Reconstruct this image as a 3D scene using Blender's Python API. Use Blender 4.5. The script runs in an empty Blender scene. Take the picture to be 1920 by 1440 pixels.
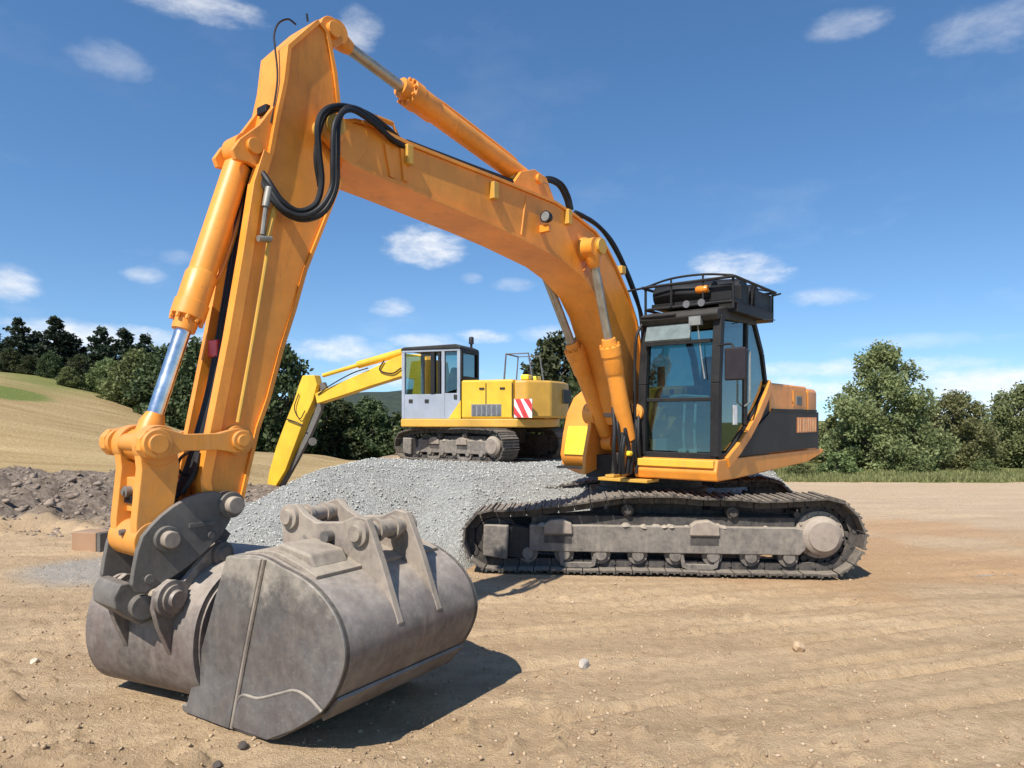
import bpy, bmesh, math, random
import numpy as np
from mathutils import Vector, Matrix, Euler
R = math.radians
random.seed(7); RNG = np.random.default_rng(11)
scene = bpy.context.scene
COL = scene.collection
FPX, CX, HY, CAMH = 1310.0, 960.0, 785.0, 1.8

# ------------------------------------------------------------------ helpers
def tag(o, label=None, cat=None, group=None, kind=None):
    if label: o['label'] = label
    if cat: o['category'] = cat
    if group: o['group'] = group
    if kind: o['kind'] = kind
    return o

def empty(name, loc):
    o = bpy.data.objects.new(name, None); COL.objects.link(o)
    o.location = loc; o.empty_display_size = .3
    return o

def attach(o, parent):
    o.parent = parent
    if parent.type == 'EMPTY':
        o.matrix_parent_inverse = Matrix.Translation(-Vector(parent.location))
    return o

class MB:
    """collects shapes; build() links them as one mesh object"""
    def __init__(s): s.v = []; s.f = []
    def add(s, vs, fs):
        n = len(s.v); s.v += [tuple(p) for p in vs]; s.f += [tuple(i + n for i in q) for q in fs]; return s
    def prism(s, poly, fn, a, b):
        n = len(poly)
        vs = [fn(p[0], p[1], a) for p in poly] + [fn(p[0], p[1], b) for p in poly]
        fs = [tuple(range(n)), tuple(range(2*n-1, n-1, -1))]
        fs += [(i, i+n, (i+1) % n + n, (i+1) % n) for i in range(n)]
        return s.add(vs, fs)
    def box(s, fn, a0, a1, b0, b1, c0, c1):
        """box in the mapped frame: fn(a, b, c)"""
        vs = [fn(a, b, c) for a in (a0, a1) for b in (b0, b1) for c in (c0, c1)]
        return s.add(vs, [(0,1,3,2),(4,6,7,5),(0,4,5,1),(2,3,7,6),(0,2,6,4),(1,5,7,3)])
    def strip(s, pts, th, fn, a, b):
        """plate of thickness th following a polyline, th > 0 grows to the left of travel"""
        P = [Vector(p[:2]) for p in pts]; off = []
        for i, p in enumerate(P):
            d = (P[min(i+1, len(P)-1)] - P[max(i-1, 0)]).normalized()
            off.append(p + Vector((-d.y, d.x)) * th)
        for i in range(len(P)-1):
            pass
        return s.prism([tuple(p) for p in P] + [tuple(p) for p in reversed(off)], fn, a, b)
    def cyl(s, p0, p1, r0, r1=None, n=20, caps=True):
        r1 = r0 if r1 is None else r1
        p0, p1 = Vector(p0), Vector(p1); d = (p1-p0).normalized()
        u = d.orthogonal().normalized(); w = d.cross(u)
        ring = lambda c, r: [c + (u*math.cos(2*math.pi*i/n) + w*math.sin(2*math.pi*i/n))*r for i in range(n)]
        fs = [(i, (i+1) % n, (i+1) % n + n, i+n) for i in range(n)]
        if caps: fs += [tuple(range(n-1, -1, -1)), tuple(range(n, 2*n))]
        return s.add(ring(p0, r0) + ring(p1, r1), fs)
    def turned(s, p0, d, prof, n=24):
        """stack of discs along d: prof = [(distance, radius), ...]"""
        p0, d = Vector(p0), Vector(d).normalized(); u = d.orthogonal().normalized(); w = d.cross(u)
        vs = []; fs = []; m = len(prof)
        for (h, r) in prof:
            vs += [p0 + d*h + (u*math.cos(2*math.pi*i/n) + w*math.sin(2*math.pi*i/n))*r for i in range(n)]
        for k in range(m-1):
            fs += [(k*n+i, k*n+(i+1) % n, (k+1)*n+(i+1) % n, (k+1)*n+i) for i in range(n)]
        fs += [tuple(range(n-1, -1, -1)), tuple(range((m-1)*n, m*n))]
        return s.add(vs, fs)
    def tube(s, pts, r, n=8, smooth=6):
        P = [Vector(p) for p in pts]
        if smooth and len(P) > 2:
            Q = []
            for i in range(len(P)-1):
                a, b = P[i], P[i+1]; pa = P[i-1] if i else a*2-b; pb = P[i+2] if i+2 < len(P) else b*2-a
                for k in range(smooth):
                    t = k/smooth
                    Q.append(.5*((2*a) + (b-pa)*t + (2*pa-5*a+4*b-pb)*t*t + (3*a-pa-3*b+pb)*t**3))
            P = Q + [P[-1]]
        d0 = (P[1]-P[0]).normalized(); u = d0.orthogonal().normalized(); vs = []; fs = []
        for i, p in enumerate(P):
            d = (P[min(i+1, len(P)-1)] - P[max(i-1, 0)]).normalized()
            u = (u - d*u.dot(d)).normalized(); w = d.cross(u)
            rr = r[min(int(i*len(r)/len(P)), len(r)-1)] if isinstance(r, (list, tuple)) else r
            vs += [p + (u*math.cos(2*math.pi*k/n) + w*math.sin(2*math.pi*k/n))*rr for k in range(n)]
        for i in range(len(P)-1):
            fs += [(i*n+k, i*n+(k+1) % n, (i+1)*n+(k+1) % n, (i+1)*n+k) for k in range(n)]
        fs += [tuple(range(n-1, -1, -1)), tuple(range((len(P)-1)*n, len(P)*n))]
        return s.add(vs, fs)
    def build(s, name, mat, parent=None, bevel=0, smooth=38, seg=2, label=None):
        me = bpy.data.meshes.new(name); me.from_pydata([tuple(v) for v in s.v], [], s.f)
        bm = bmesh.new(); bm.from_mesh(me)
        bmesh.ops.recalc_face_normals(bm, faces=bm.faces)
        th = R(smooth)
        for e in bm.edges:
            e.smooth = len(e.link_faces) == 2 and e.calc_face_angle(9) < th
        for f in bm.faces: f.smooth = True
        bm.to_mesh(me); bm.free()
        me.materials.append(mat)
        o = bpy.data.objects.new(name, me); COL.objects.link(o)
        if bevel:
            m = o.modifiers.new('bevel', 'BEVEL'); m.width = bevel; m.segments = seg
            m.limit_method = 'ANGLE'; m.angle_limit = R(32); m.harden_normals = True
        if parent is not None: attach(o, parent)
        if label: o['label'] = label
        return o

# ------------------------------------------------------------------ value noise (numpy)
def _hash(ix, iy, seed):
    h = (ix.astype(np.int64)*374761393 + iy.astype(np.int64)*668265263 + seed*1442695041) & 0x7fffffff
    h = ((h ^ (h >> 13))*1274126177) & 0x7fffffff
    h = ((h ^ (h >> 16))*1911520717) & 0x7fffffff
    return (h & 0xffff)/65535.0
def vnoise(x, y, seed=0):
    x = np.asarray(x, float); y = np.asarray(y, float)
    ix, iy = np.floor(x), np.floor(y); fx, fy = x-ix, y-iy
    sx, sy = fx*fx*(3-2*fx), fy*fy*(3-2*fy)
    a, b = _hash(ix, iy, seed), _hash(ix+1, iy, seed); c, d = _hash(ix, iy+1, seed), _hash(ix+1, iy+1, seed)
    return (a*(1-sx)+b*sx)*(1-sy) + (c*(1-sx)+d*sx)*sy
def fbm(x, y, seed=0, octs=4):
    t = 0; a = .5; x = np.asarray(x, float); y = np.asarray(y, float)
    for k in range(octs):
        t = t + a*(vnoise(x, y, seed+k*17)-.5); x, y = x*2.03+7.1, y*2.03+3.7; a *= .5
    return t
def sstep(a, b, x):
    t = np.clip((np.asarray(x, float)-a)/(b-a), 0, 1); return t*t*(3-2*t)

# ------------------------------------------------------------------ materials
def new_mat(name):
    m = bpy.data.materials.new(name); m.use_nodes = True
    nt = m.node_tree; nt.nodes.clear()
    out = nt.nodes.new('ShaderNodeOutputMaterial')
    return m, nt, out
def N(nt, t, **kw):
    n = nt.nodes.new(t)
    for k, v in kw.items():
        if k.startswith('i_'): n.inputs[k[2:].replace('_', ' ')].default_value = v
        else: setattr(n, k, v)
    return n
def noise(nt, co, scale, detail=5, rough=.6, dist=0):
    n = N(nt, 'ShaderNodeTexNoise'); n.inputs['Scale'].default_value = scale; n.inputs['Detail'].default_value = detail
    n.inputs['Roughness'].default_value = rough; n.inputs['Distortion'].default_value = dist
    nt.links.new(co, n.inputs['Vector']); return n.outputs['Fac']
def ramp(nt, fac, stops):
    r = N(nt, 'ShaderNodeValToRGB'); e = r.color_ramp.elements
    while len(e) > 1: e.remove(e[-1])
    for i, (p, c) in enumerate(stops):
        x = e[0] if i == 0 else e.new(p)
        x.position = p; x.color = (c, c, c, 1) if isinstance(c, (int, float)) else (*c, 1)
    nt.links.new(fac, r.inputs['Fac']); return r.outputs['Color']
def mixc(nt, fac, a, b):
    m = N(nt, 'ShaderNodeMix', data_type='RGBA'); m.clamp_factor = True
    for sock, v in ((m.inputs[0], fac), (m.inputs[6], a), (m.inputs[7], b)):
        if isinstance(v, (int, float)): sock.default_value = v
        elif isinstance(v, tuple): sock.default_value = (*v, 1)
        else: nt.links.new(v, sock)
    return m.outputs[2]
def math_(nt, op, a, b=None, c=None):
    m = N(nt, 'ShaderNodeMath', operation=op)
    for s_, v in zip(m.inputs, (a, b, c)):
        if v is None: continue
        if isinstance(v, (int, float)): s_.default_value = v
        else: nt.links.new(v, s_)
    return m.outputs[0]
def bump(nt, h, strength, dist):
    b = N(nt, 'ShaderNodeBump'); b.inputs['Strength'].default_value = strength; b.inputs['Distance'].default_value = dist
    nt.links.new(h, b.inputs['Height']); return b.outputs['Normal']
def objco(nt): return N(nt, 'ShaderNodeTexCoord').outputs['Object']

DUST = (.30, .24, .17)
def painted(name, col, dust=.25, rough=.38, dustcol=DUST, chips=.25, chipcol=(.10, .07, .05), scale=1.0, updust=.35, vary=.12, metallic=0, coat=0, rust=None, scratch=0, mudz=None, spec=.5, grime=0):
    """paint with cloudy fading, chips, streaky dirt, and dust that lies on upward faces"""
    m, nt, out = new_mat(name); co = objco(nt)
    big = noise(nt, co, 1.7*scale, 6, .65); fine = noise(nt, co, 14*scale, 7, .7); chip = noise(nt, co, 42*scale, 4, .75, .4)
    stretch = N(nt, 'ShaderNodeMapping'); stretch.inputs['Scale'].default_value = (7, 7, .9); nt.links.new(co, stretch.inputs['Vector'])
    streak = noise(nt, stretch.outputs[0], 2.2*scale, 5, .65)
    dark = tuple(c*(1-vary*1.6) for c in col); lite = tuple(min(1, c*(1+vary)+.012) for c in col)
    c = mixc(nt, ramp(nt, big, [(.3, 0.), (.7, 1.)]), dark, lite)
    if rust: c = mixc(nt, ramp(nt, noise(nt, co, 2.6*scale, 7, .68, .6), [(.42, 0.), (.62, .85)]), c, rust)
    c = mixc(nt, ramp(nt, streak, [(.50, 0.), (.80, min(1, 1.1*dust))]), c, tuple(x*.8 for x in dustcol))
    if scratch:
        for rot in ((.3, .5, .2), (1.2, -.4, .9)):
            sm = N(nt, 'ShaderNodeMapping'); sm.inputs['Rotation'].default_value = rot; sm.inputs['Scale'].default_value = (1.2, 26, 26); nt.links.new(co, sm.inputs['Vector'])
            c = mixc(nt, math_(nt, 'MULTIPLY', ramp(nt, noise(nt, sm.outputs[0], 2.2, 3, .6), [(.60, 0.), (.68, scratch)]), ramp(nt, big, [(.4, 0.), (.6, 1.)])), c, chipcol)
    geo = N(nt, 'ShaderNodeNewGeometry'); sep = N(nt, 'ShaderNodeSeparateXYZ'); nt.links.new(geo.outputs['Normal'], sep.inputs[0])
    up = math_(nt, 'MULTIPLY', math_(nt, 'MAXIMUM', sep.outputs['Z'], 0.), updust)
    d = math_(nt, 'MULTIPLY', ramp(nt, fine, [(.38, 0.), (.72, 1.)]), dust)
    d = math_(nt, 'ADD', d, math_(nt, 'MULTIPLY', up, ramp(nt, big, [(.25, .35), (.75, 1.)])))
    c = mixc(nt, d, c, dustcol)
    if mudz:
        sp_ = N(nt, 'ShaderNodeSeparateXYZ'); nt.links.new(co, sp_.inputs[0])
        hz = math_(nt, 'ADD', sp_.outputs['Z'], math_(nt, 'MULTIPLY', math_(nt, 'SUBTRACT', noise(nt, co, 5, 7, .7), .5), .75))
        mr = N(nt, 'ShaderNodeMapRange'); mr.interpolation_type = 'SMOOTHSTEP'; nt.links.new(hz, mr.inputs['Value']); mr.inputs['From Min'].default_value = mudz[0]; mr.inputs['From Max'].default_value = mudz[1]; mr.inputs['To Max'].default_value = .88
        c = mixc(nt, mr.outputs[0], c, mixc(nt, ramp(nt, fine, [(.35, 0.), (.65, 1.)]), tuple(x*.75 for x in dustcol), tuple(x*1.2 for x in dustcol)))
    if grime:
        gm = math_(nt, 'MULTIPLY', ramp(nt, noise(nt, stretch.outputs[0], .9*scale, 8, .72, .5), [(.54, 0.), (.74, grime)]), ramp(nt, noise(nt, co, 5*scale, 6, .7), [(.35, .2), (.65, 1.)]))
        c = mixc(nt, gm, c, (.16, .075, .03))
        c = mixc(nt, ramp(nt, noise(nt, co, .8, 4, .6), [(.45, 0.), (.7, .45)]), c, (.80, .36, .06))
    cm = math_(nt, 'MULTIPLY', ramp(nt, chip, [(.64, 0.), (.69, 1.)]), ramp(nt, big, [(.48, 0.), (.66, chips)]))
    c = mixc(nt, cm, c, chipcol)
    p = N(nt, 'ShaderNodeBsdfPrincipled'); nt.links.new(c, p.inputs['Base Color'])
    nt.links.new(math_(nt, 'ADD', math_(nt, 'MULTIPLY', fine, .35), rough-.12), p.inputs['Roughness'])
    p.inputs['Specular IOR Level'].default_value = spec
    p.inputs['Metallic'].default_value = metallic; p.inputs['Coat Weight'].default_value = coat
    nt.links.new(bump(nt, fine, .12, .004), p.inputs['Normal'])
    nt.links.new(p.outputs[0], out.inputs[0]); return m

def plain(name, col, rough=.5, metallic=0., spec=.5):
    m, nt, out = new_mat(name); co = objco(nt); f = noise(nt, co, 9, 5, .65)
    c = mixc(nt, ramp(nt, f, [(.3, 0.), (.7, 1.)]), tuple(x*.75 for x in col), tuple(min(1, x*1.2) for x in col))
    p = N(nt, 'ShaderNodeBsdfPrincipled'); nt.links.new(c, p.inputs['Base Color'])
    nt.links.new(math_(nt, 'ADD', math_(nt, 'MULTIPLY', f, .25), rough-.12), p.inputs['Roughness'])
    p.inputs['Metallic'].default_value = metallic; p.inputs['Specular IOR Level'].default_value = spec
    nt.links.new(p.outputs[0], out.inputs[0]); return m

def glass_mat(name, tint, refl=.10):
    m, nt, out = new_mat(name); co = objco(nt)
    t = N(nt, 'ShaderNodeBsdfTransparent'); t.inputs[0].default_value = (*tint, 1)
    g = N(nt, 'ShaderNodeBsdfGlossy'); g.inputs['Roughness'].default_value = .02; g.inputs[0].default_value = (.9, 1, .98, 1)
    d = N(nt, 'ShaderNodeBsdfDiffuse'); d.inputs[0].default_value = (.33, .31, .27, 1)
    lw = N(nt, 'ShaderNodeLayerWeight'); fac_ = math_(nt, 'MULTIPLY', math_(nt, 'POWER', lw.outputs['Facing'], 3.), .55)
    a = N(nt, 'ShaderNodeMixShader'); nt.links.new(math_(nt, 'ADD', fac_, refl), a.inputs[0]); nt.links.new(t.outputs[0], a.inputs[1]); nt.links.new(g.outputs[0], a.inputs[2])
    b = N(nt, 'ShaderNodeMixShader')
    nt.links.new(ramp(nt, noise(nt, co, 4, 6, .7), [(.45, .0), (.8, .05)]), b.inputs[0])
    nt.links.new(a.outputs[0], b.inputs[1]); nt.links.new(d.outputs[0], b.inputs[2]); nt.links.new(b.outputs[0], out.inputs[0]); return m

ORANGE = (.83, .285, .020)
M = {}
M['orange'] = painted('orange_paint', ORANGE, dust=.09, rough=.38, updust=.10, chips=.9, vary=.16, grime=.55)
M['orange_dusty'] = painted('dusty_orange_paint', (.76, .29, .03), dust=.20, rough=.48, updust=.40, chips=.9, grime=.6)
M['lemon'] = painted('bright_yellow_panel', (.86, .60, .02), dust=.10, rough=.35, updust=.1, chips=.2)
M['yellow'] = painted('yellow_paint', (.80, .46, .014), dust=.14, rough=.4, updust=.1, chips=.4)
M['amber_yellow'] = painted('faded_yellow_paint', (.62, .33, .03), dust=.2, rough=.45, updust=.2, chips=.4)
M['chrome'] = plain('chrome_rod', (.74, .73, .72), .27, 1.)
M['dull_rod'] = plain('dull_steel_rod', (.36, .33, .28), .38, .7)
M['steel'] = painted('worn_bucket_steel', (.122, .104, .090), dust=.38, rough=.55, dustcol=(.36, .305, .25), updust=.95, chips=.45, chipcol=(.20, .19, .19), vary=.35, metallic=.15, rust=(.115, .080, .068), scratch=.5, mudz=(.68, 1.0))
M['steel_plate'] = painted('scraped_steel_plate', (.108, .102, .098), dust=.25, rough=.50, dustcol=(.34, .295, .235), updust=.9, chips=.45, chipcol=(.21, .21, .215), vary=.32, metallic=.2, rust=(.105, .080, .070), scratch=.45, mudz=(.76, .98))
M['dusty_steel'] = painted('dust_caked_steel', (.23, .185, .15), dust=.6, rough=.8, dustcol=(.40, .335, .25), updust=.7, chips=.3, chipcol=(.13, .10, .08), vary=.3)
M['coupler'] = painted('dark_grey_steel', (.125, .113, .100), dust=.40, rough=.6, dustcol=(.25, .215, .175), updust=.5, chips=.6, chipcol=(.22, .2, .19), vary=.3, metallic=.2)
M['track'] = painted('muddy_track_steel', (.045, .038, .032), dust=.40, rough=.85, dustcol=(.30, .25, .19), updust=.75, chips=.4, chipcol=(.2, .18, .15), vary=.3)
M['track_dark'] = painted('dark_track_iron', (.030, .027, .025), dust=.30, rough=.8, dustcol=(.26, .21, .16), updust=.5, chips=.3, vary=.3)
M['track_frame'] = painted('dusty_track_frame', (.12, .105, .09), dust=.5, rough=.75, dustcol=(.36, .305, .235), updust=.85, chips=.5, chipcol=(.10, .085, .07), vary=.3)
M['black'] = painted('black_paint', (.009, .009, .010), dust=.03, rough=.5, updust=.06, chips=.2, spec=.22, chipcol=(.15, .13, .11))
M['charcoal'] = painted('charcoal_panel', (.020, .019, .018), dust=.06, rough=.55, updust=.08, chips=.2, spec=.25, chipcol=(.15, .13, .11))
M['rubber'] = plain('hose_rubber', (.014, .014, .015), .55, 0., .3)
M['plastic'] = plain('black_plastic', (.012, .012, .013), .55, 0., .3)
M['visor'] = plain('grey_visor', (.16, .20, .20), .35)
M['interior'] = plain('cab_interior', (.028, .028, .028), .7)
M['interior_pale'] = plain('cab_trim', (.20, .21, .20), .6)
M['lever'] = plain('pale_lever', (.45, .46, .42), .5)
M['glass'] = glass_mat('cab_glass', (.47, .63, .63), .09)
M['glass_dark'] = glass_mat('tinted_door_glass', (.24, .34, .35), .07)
M['amber'] = plain('amber_lens', (.75, .22, .02), .25)
M['lip'] = painted('lip_sunlit_orange', (.86, .45, .03), dust=.15, rough=.4, updust=.15, chips=.4)  # body orange made brighter: sunlight on the sloped lip put into the colour
M['white'] = plain('white_card', (.78, .78, .76), .6)
M['red'] = plain('red_reflective', (.62, .05, .05), .4)
M['greyblue'] = painted('grey_blue_paint', (.30, .33, .38), dust=.15, rough=.5, updust=.2, chips=.4, vary=.1)
M['grey'] = plain('grey_grille', (.12, .12, .13), .55)
M['pipe'] = plain('steel_pipe', (.27, .25, .21), .5, .4)
M['decal'] = plain('orange_decal', (.72, .24, .06), .45)
M['decal_pale'] = plain('pale_orange_decal', (.80, .45, .20), .45)
M['mirror'] = plain('mirror_back', (.022, .017, .020), .5, 0., .3)
M['wood'] = painted('sawn_timber', (.34, .19, .10), dust=.2, rough=.8, updust=.4, chips=.2)
# ------------------------------------------------------------------ machine frames
class Frame:
    """a machine's own axes: f forward, l to the machine's left, z up"""
    def __init__(s, x, y, ang, z0=0):
        s.o = (x, y); s.F = (-math.sin(ang), -math.cos(ang)); s.L = (math.cos(ang), -math.sin(ang)); s.z0 = z0
    def w(s, f, l, z): return Vector((s.o[0] + f*s.F[0] + l*s.L[0], s.o[1] + f*s.F[1] + l*s.L[1], z + s.z0))
    def side(s, f, z, l): return s.w(f, l, z)          # (f, z) outline, extruded in l
    def plan(s, f, l, z): return s.w(f, l, z)          # (f, l) outline, extruded in z
    def px(s, px, py, l):
        """where the sight line through a photo pixel meets the vertical plane l: used to read real sizes off the photo"""
        k = (px-CX)/FPX; bx, by = s.o[0] + l*s.L[0], s.o[1] + l*s.L[1]
        f = (k*by - bx)/(s.F[0] - k*s.F[1]); Y = by + f*s.F[1]
        return (f, CAMH - (py-HY)*Y/FPX - s.z0)
    def poly(s, pts, l): return [s.px(a, b, l) for a, b in pts]
    def pt(s, px, py, l): f, z = s.px(px, py, l); return s.w(f, l, z)

E = Frame(1.19, 8.653, R(39)); SD = E.side; PL = E.plan
root = empty('excavator', E.w(-1.1, 0, 0))
tag(root, 'large orange excavator with black cab, its boom arched across the sky to the left', 'excavator')
Lv = Vector((E.L[0], E.L[1], 0)); Fv = Vector((E.F[0], E.F[1], 0))

# ---- boom
BW = .25
boom_px = [(640,231),(668,229),(700,236),(731,254),(769,272),(850,304),(934,337),(1000,364),(1044,382),(1081,407),(1118,437),(1138,465),(1155,499),(1178,553),(1194,603),(1203,660),(1204,720),(1203,760),(1198,790),
           (1182,795),(1172,752),(1163,695),(1150,634),(1136,586),(1118,547),(1088,510),(1056,484),(977,442),(920,415),(860,389),(760,345),(700,320),(660,302),(640,286)]
bp = E.poly(boom_px, BW)
NTOP = 19
b = MB(); b.prism(bp, SD, -BW+.022, BW-.022); boom = b.build('boom', M['orange'], root, bevel=.008)
b = MB(); b.strip(bp[:NTOP], -.028, SD, -BW, BW); b.build('top_flange', M['orange'], boom)
b = MB(); b.strip(list(reversed(bp[NTOP:])), .028, SD, -BW, BW); b.build('bottom_flange', M['orange'], boom)
tip = E.px(618, 240, .26)
b = MB()
for s in (-1, 1):
    ear = E.poly([(652,226),(636,212),(622,211),(611,222),(607,240),(611,256),(622,270),(640,290),(668,306),(690,282),(690,240)], .25)
    b.prism(ear, SD, s*.19, s*.245)
    b.turned(E.w(tip[0], s*.243, tip[1]), Lv*s, [(0, .115), (.05, .115), (.06, .10), (.075, .07), (.10, .065)], 28)
b.build('boom_ear', M['orange'], boom, bevel=.006)
b = MB(); b.cyl(E.w(tip[0], -.36, tip[1]), E.w(tip[0], .36, tip[1]), .075, n=26); b.build('stick_pin', M['amber_yellow'], boom, bevel=.008)
# boom side stiffeners, clamps and the mid pin bosses
b = MB()
for (x0, y0, x1, y1) in ((722,262,733,338),(752,270,758,345)):
    p, q = E.px(x0, y0, BW), E.px(x1, y1, BW)
    b.prism([(p[0], p[1]-.03), (p[0]-.05, p[1]-.03), (q[0]-.05, q[1]+.03), (q[0], q[1]+.03)], SD, BW-.03, BW-.004)
b.build('stiffener', M['orange'], boom)
for (x0, y0, x1, y1) in ((986,366,977,440),(1128,458,1093,508),(655,233,655,296)):
    b = MB(); b.cyl(E.pt(x0, y0, BW-.024), E.pt(x1, y1, BW-.024), .011, n=8); b.build('weld_seam', M['orange'], boom)
for (x, y) in ((765,284),(926,352),(1065,402)):
    p = E.px(x, y, BW); b = MB(); b.box(SD, p[0]-.035, p[0]+.035, p[1]-.11, p[1]+.05, BW-.048, BW+.035); b.build('pipe_clamp', M['amber_yellow'], boom, bevel=.008)
mid = E.px(1110, 465, .33)
for s in (-1, 1):
    b = MB(); b.turned(E.w(mid[0], s*.2, mid[1]), Lv*s, [(0, .13), (.06, .13), (.08, .10), (.235, .10), (.24, .085), (.27, .085)], 28)
    b.build('pin_boss', M['amber_yellow'], boom)
# work lamp on the boom's side
p = E.px(1030, 408, BW+.08); b = MB()
b.turned(E.w(p[0]-.02, BW+.07, p[1]), Fv, [(0, .04), (.03, .055), (.08, .062)], 20); lamp = b.build('work_lamp', M['plastic'], boom)
b = MB(); b.turned(E.w(p[0]+.060, BW+.07, p[1]), Fv, [(0, .05), (.004, .045)], 20); b.build('lens', M['interior_pale'], boom)
b = MB(); b.box(SD, p[0]-.02, p[0]+.03, p[1]-.14, p[1]-.07, BW-.048, BW+.09); b.build('lamp_bracket', M['orange'], boom)
b = MB()
fp = E.px(1186, 775, .3)
for s in (-1, 1): b = MB(); b.turned(E.w(fp[0], s*.20, fp[1]), Lv*s, [(0, .13), (.15, .13), (.16, .09), (.175, .09)], 26); b.build('foot_boss', M['orange_dusty'], boom)

# ---- hydraulic cylinders
def ram(name, A, Bm, C, rb, rr, mat, rodmat, eye=.09, gland=.12, halfw=.09, axis=Lv, label=None, glandmat='orange', pside=1):
    """A barrel pin, Bm barrel mouth, C rod pin"""
    A, Bm, C = Vector(A), Vector(Bm), Vector(C); d = (C-A).normalized(); Bm = A + d*(Bm-A).length
    ln = (Bm-A).length
    b = MB(); b.turned(A + d*eye*.9, d, [(0, rb*.55), (.05, rb), (.10, rb), (.10, rb), (ln-.3, rb)], 28)
    b.cyl(A - axis*halfw, A + axis*halfw, eye*1.25, n=24)
    o = b.build(name, mat, root, label=label)
    b = MB(); b.turned(Bm - d*.34, d, [(0, rb*1.0), (.03, rb*1.14), (.22, rb*1.14), (.225, rb*1.24), (.33, rb*1.24), (.34, rb*.9), (.42, rb*.82)], 28)
    u = d.orthogonal().normalized(); w = d.cross(u)
    for k in range(10):
        q = Bm + (u*math.cos(k*.628) + w*math.sin(k*.628))*rb*1.10; b.cyl(q - d*.02, q + d*.02, .014, n=6)
    b.build('gland', M[glandmat], o)
    b = MB(); b.cyl(Bm, C - d*eye*.8, rr, n=24); b.build('rod', rodmat, o)
    b = MB(); b.cyl(C - axis*halfw, C + axis*halfw, eye*1.2, n=24); b.turned(C - d*eye*2.4, d, [(0, rr*1.1), (.06, eye*.9), (eye*2.2, eye)], 20); b.build('rod_eye', mat, o)
    q = axis.cross(d).normalized()
    if q.z < 0 : q = -q
    q = q*pside
    b = MB(); b.tube([A + d*.22 + q*rb*1.15, A + d*.35 + q*(rb+.035), Bm - d*.45 + q*(rb+.035), Bm - d*.3 + q*rb*1.1], .016, 8, 3); b.build('feed_pipe', mat, o)
    return o
armc = ram('arm_cylinder', E.pt(990,341,0), E.pt(762,184,0), E.pt(622,66,0), .100, .047, M['orange'], M['dull_rod'], halfw=.085, eye=.075)
b = MB()
lug = E.poly([(958,347),(975,322),(1000,318),(1022,334),(1040,384),(1000,372)], .12)
for s in (-1, 1): b.prism(lug, SD, s*.10, s*.14)
p = E.px(990, 341, 0); b.cyl(E.w(p[0], -.17, p[1]), E.w(p[0], .17, p[1]), .05)
b.build('cylinder_lug', M['orange'], boom, bevel=.005)
bucketc = ram('bucket_cylinder', E.pt(455,284,0), E.pt(345,596,0), E.pt(272,834,0), .088, .05, M['orange'], M['chrome'], eye=.085, halfw=.09, pside=-1)
# the two boom cylinders, one each side of the boom
pa, pm, pf = E.px(1108,465,.36), E.px(1172,640,.36), E.px(1188,800,.36)
pf2 = (pa[0] + (pm[0]-pa[0])*1.0, 0)
for s in (1, -1):
    ram('boom_cylinder', E.w(pf[0]+(.10 if s > 0 else -.26), .36 if s > 0 else -.13, 1.44 if s > 0 else 1.50), E.w(pm[0], s*.36, pm[1]), E.w(pa[0], s*.36, pa[1]), .098, .05, M['orange'], M['dull_rod'], halfw=.07, glandmat='orange')

# ---- dipper stick
SW = .17
st_px = [(600,44),(546,91),(539,155),(524,225),(512,292),(494,350),(474,480),(447,640),(414,810),(396,900),(402,940),(428,962),(450,940),(463,882),(482,800),(502,745),(526,655),(550,580),(571,505),(600,432),(624,372),(640,330),(648,290),(650,240),(640,205),(633,193),(627,137),(612,60)]
sp = E.poly(st_px, SW)
b = MB(); b.prism(sp, SD, -SW+.02, SW-.02); stick = b.build('dipper_stick', M['orange'], root, bevel=.006)
front = sp[:11]
b = MB(); b.strip(front[:5], .03, SD, -SW-.006, SW+.006)
b.strip(list(reversed(sp[12:22])), -.026, SD, -SW, SW); b.strip([sp[24], sp[25], sp[26], sp[27], sp[0]], .03, SD, -SW, SW)
b.build('flange', M['orange'], stick)
for s in (-1, 1):                                        # front edge rails with the hose run between them
    b = MB(); ls, le = (SW-.075, SW+.006) if s > 0 else (-SW-.006, -SW+.05)
    b.strip(front[4:], -.09 if False else .075, SD, ls, le); b.build('edge_rail', M['orange'], stick, bevel=.004)
b = MB(); lug = E.poly([(512,196),(482,236),(446,262),(432,282),(438,300),(462,306),(500,330),(520,290)], .11)
for s in (-1, 1): b.prism(lug, SD, s*.095, s*.14)
p = E.px(455, 284, 0); b.cyl(E.w(p[0], -.17, p[1]), E.w(p[0], .17, p[1]), .055); b.build('cylinder_lug', M['orange'], stick, bevel=.005)
b = MB(); p = E.px(616, 62, .1); b.cyl(E.w(p[0], -.15, p[1]), E.w(p[0], .15, p[1]), .105, n=26); b.cyl(E.w(p[0], -.19, p[1]), E.w(p[0], .19, p[1]), .06, n=20); b.build('top_boss', M['orange'], stick, bevel=.006)
b = MB(); p = E.px(450, 826, .2)
b.cyl(E.w(p[0], -.27, p[1]), E.w(p[0], .27, p[1]), .055, n=20); b.cyl(E.w(p[0], -.2, p[1]), E.w(p[0], .2, p[1]), .10, n=24); b.build('link_pin', M['orange_dusty'], stick)
b = MB(); b.tube([E.pt(505,440,SW+.03), E.pt(497,500,SW+.03), E.pt(470,660,SW+.03), E.pt(446,792,SW+.03)], .014, 8); b.build('side_pipe', M['amber_yellow'], stick)
b = MB(); b.tube([E.pt(508,350,SW+.06), E.pt(500,380,SW+.06), E.pt(492,440,SW+.06)], .016, 8); b.cyl(E.pt(505,352,SW+.06), E.pt(498,388,SW+.06), .026, n=12); b.cyl(E.pt(484,447,SW+.06), E.pt(508,448,SW+.06), .022, n=12); b.build('pipe_fitting', M['pipe'], stick)
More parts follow.
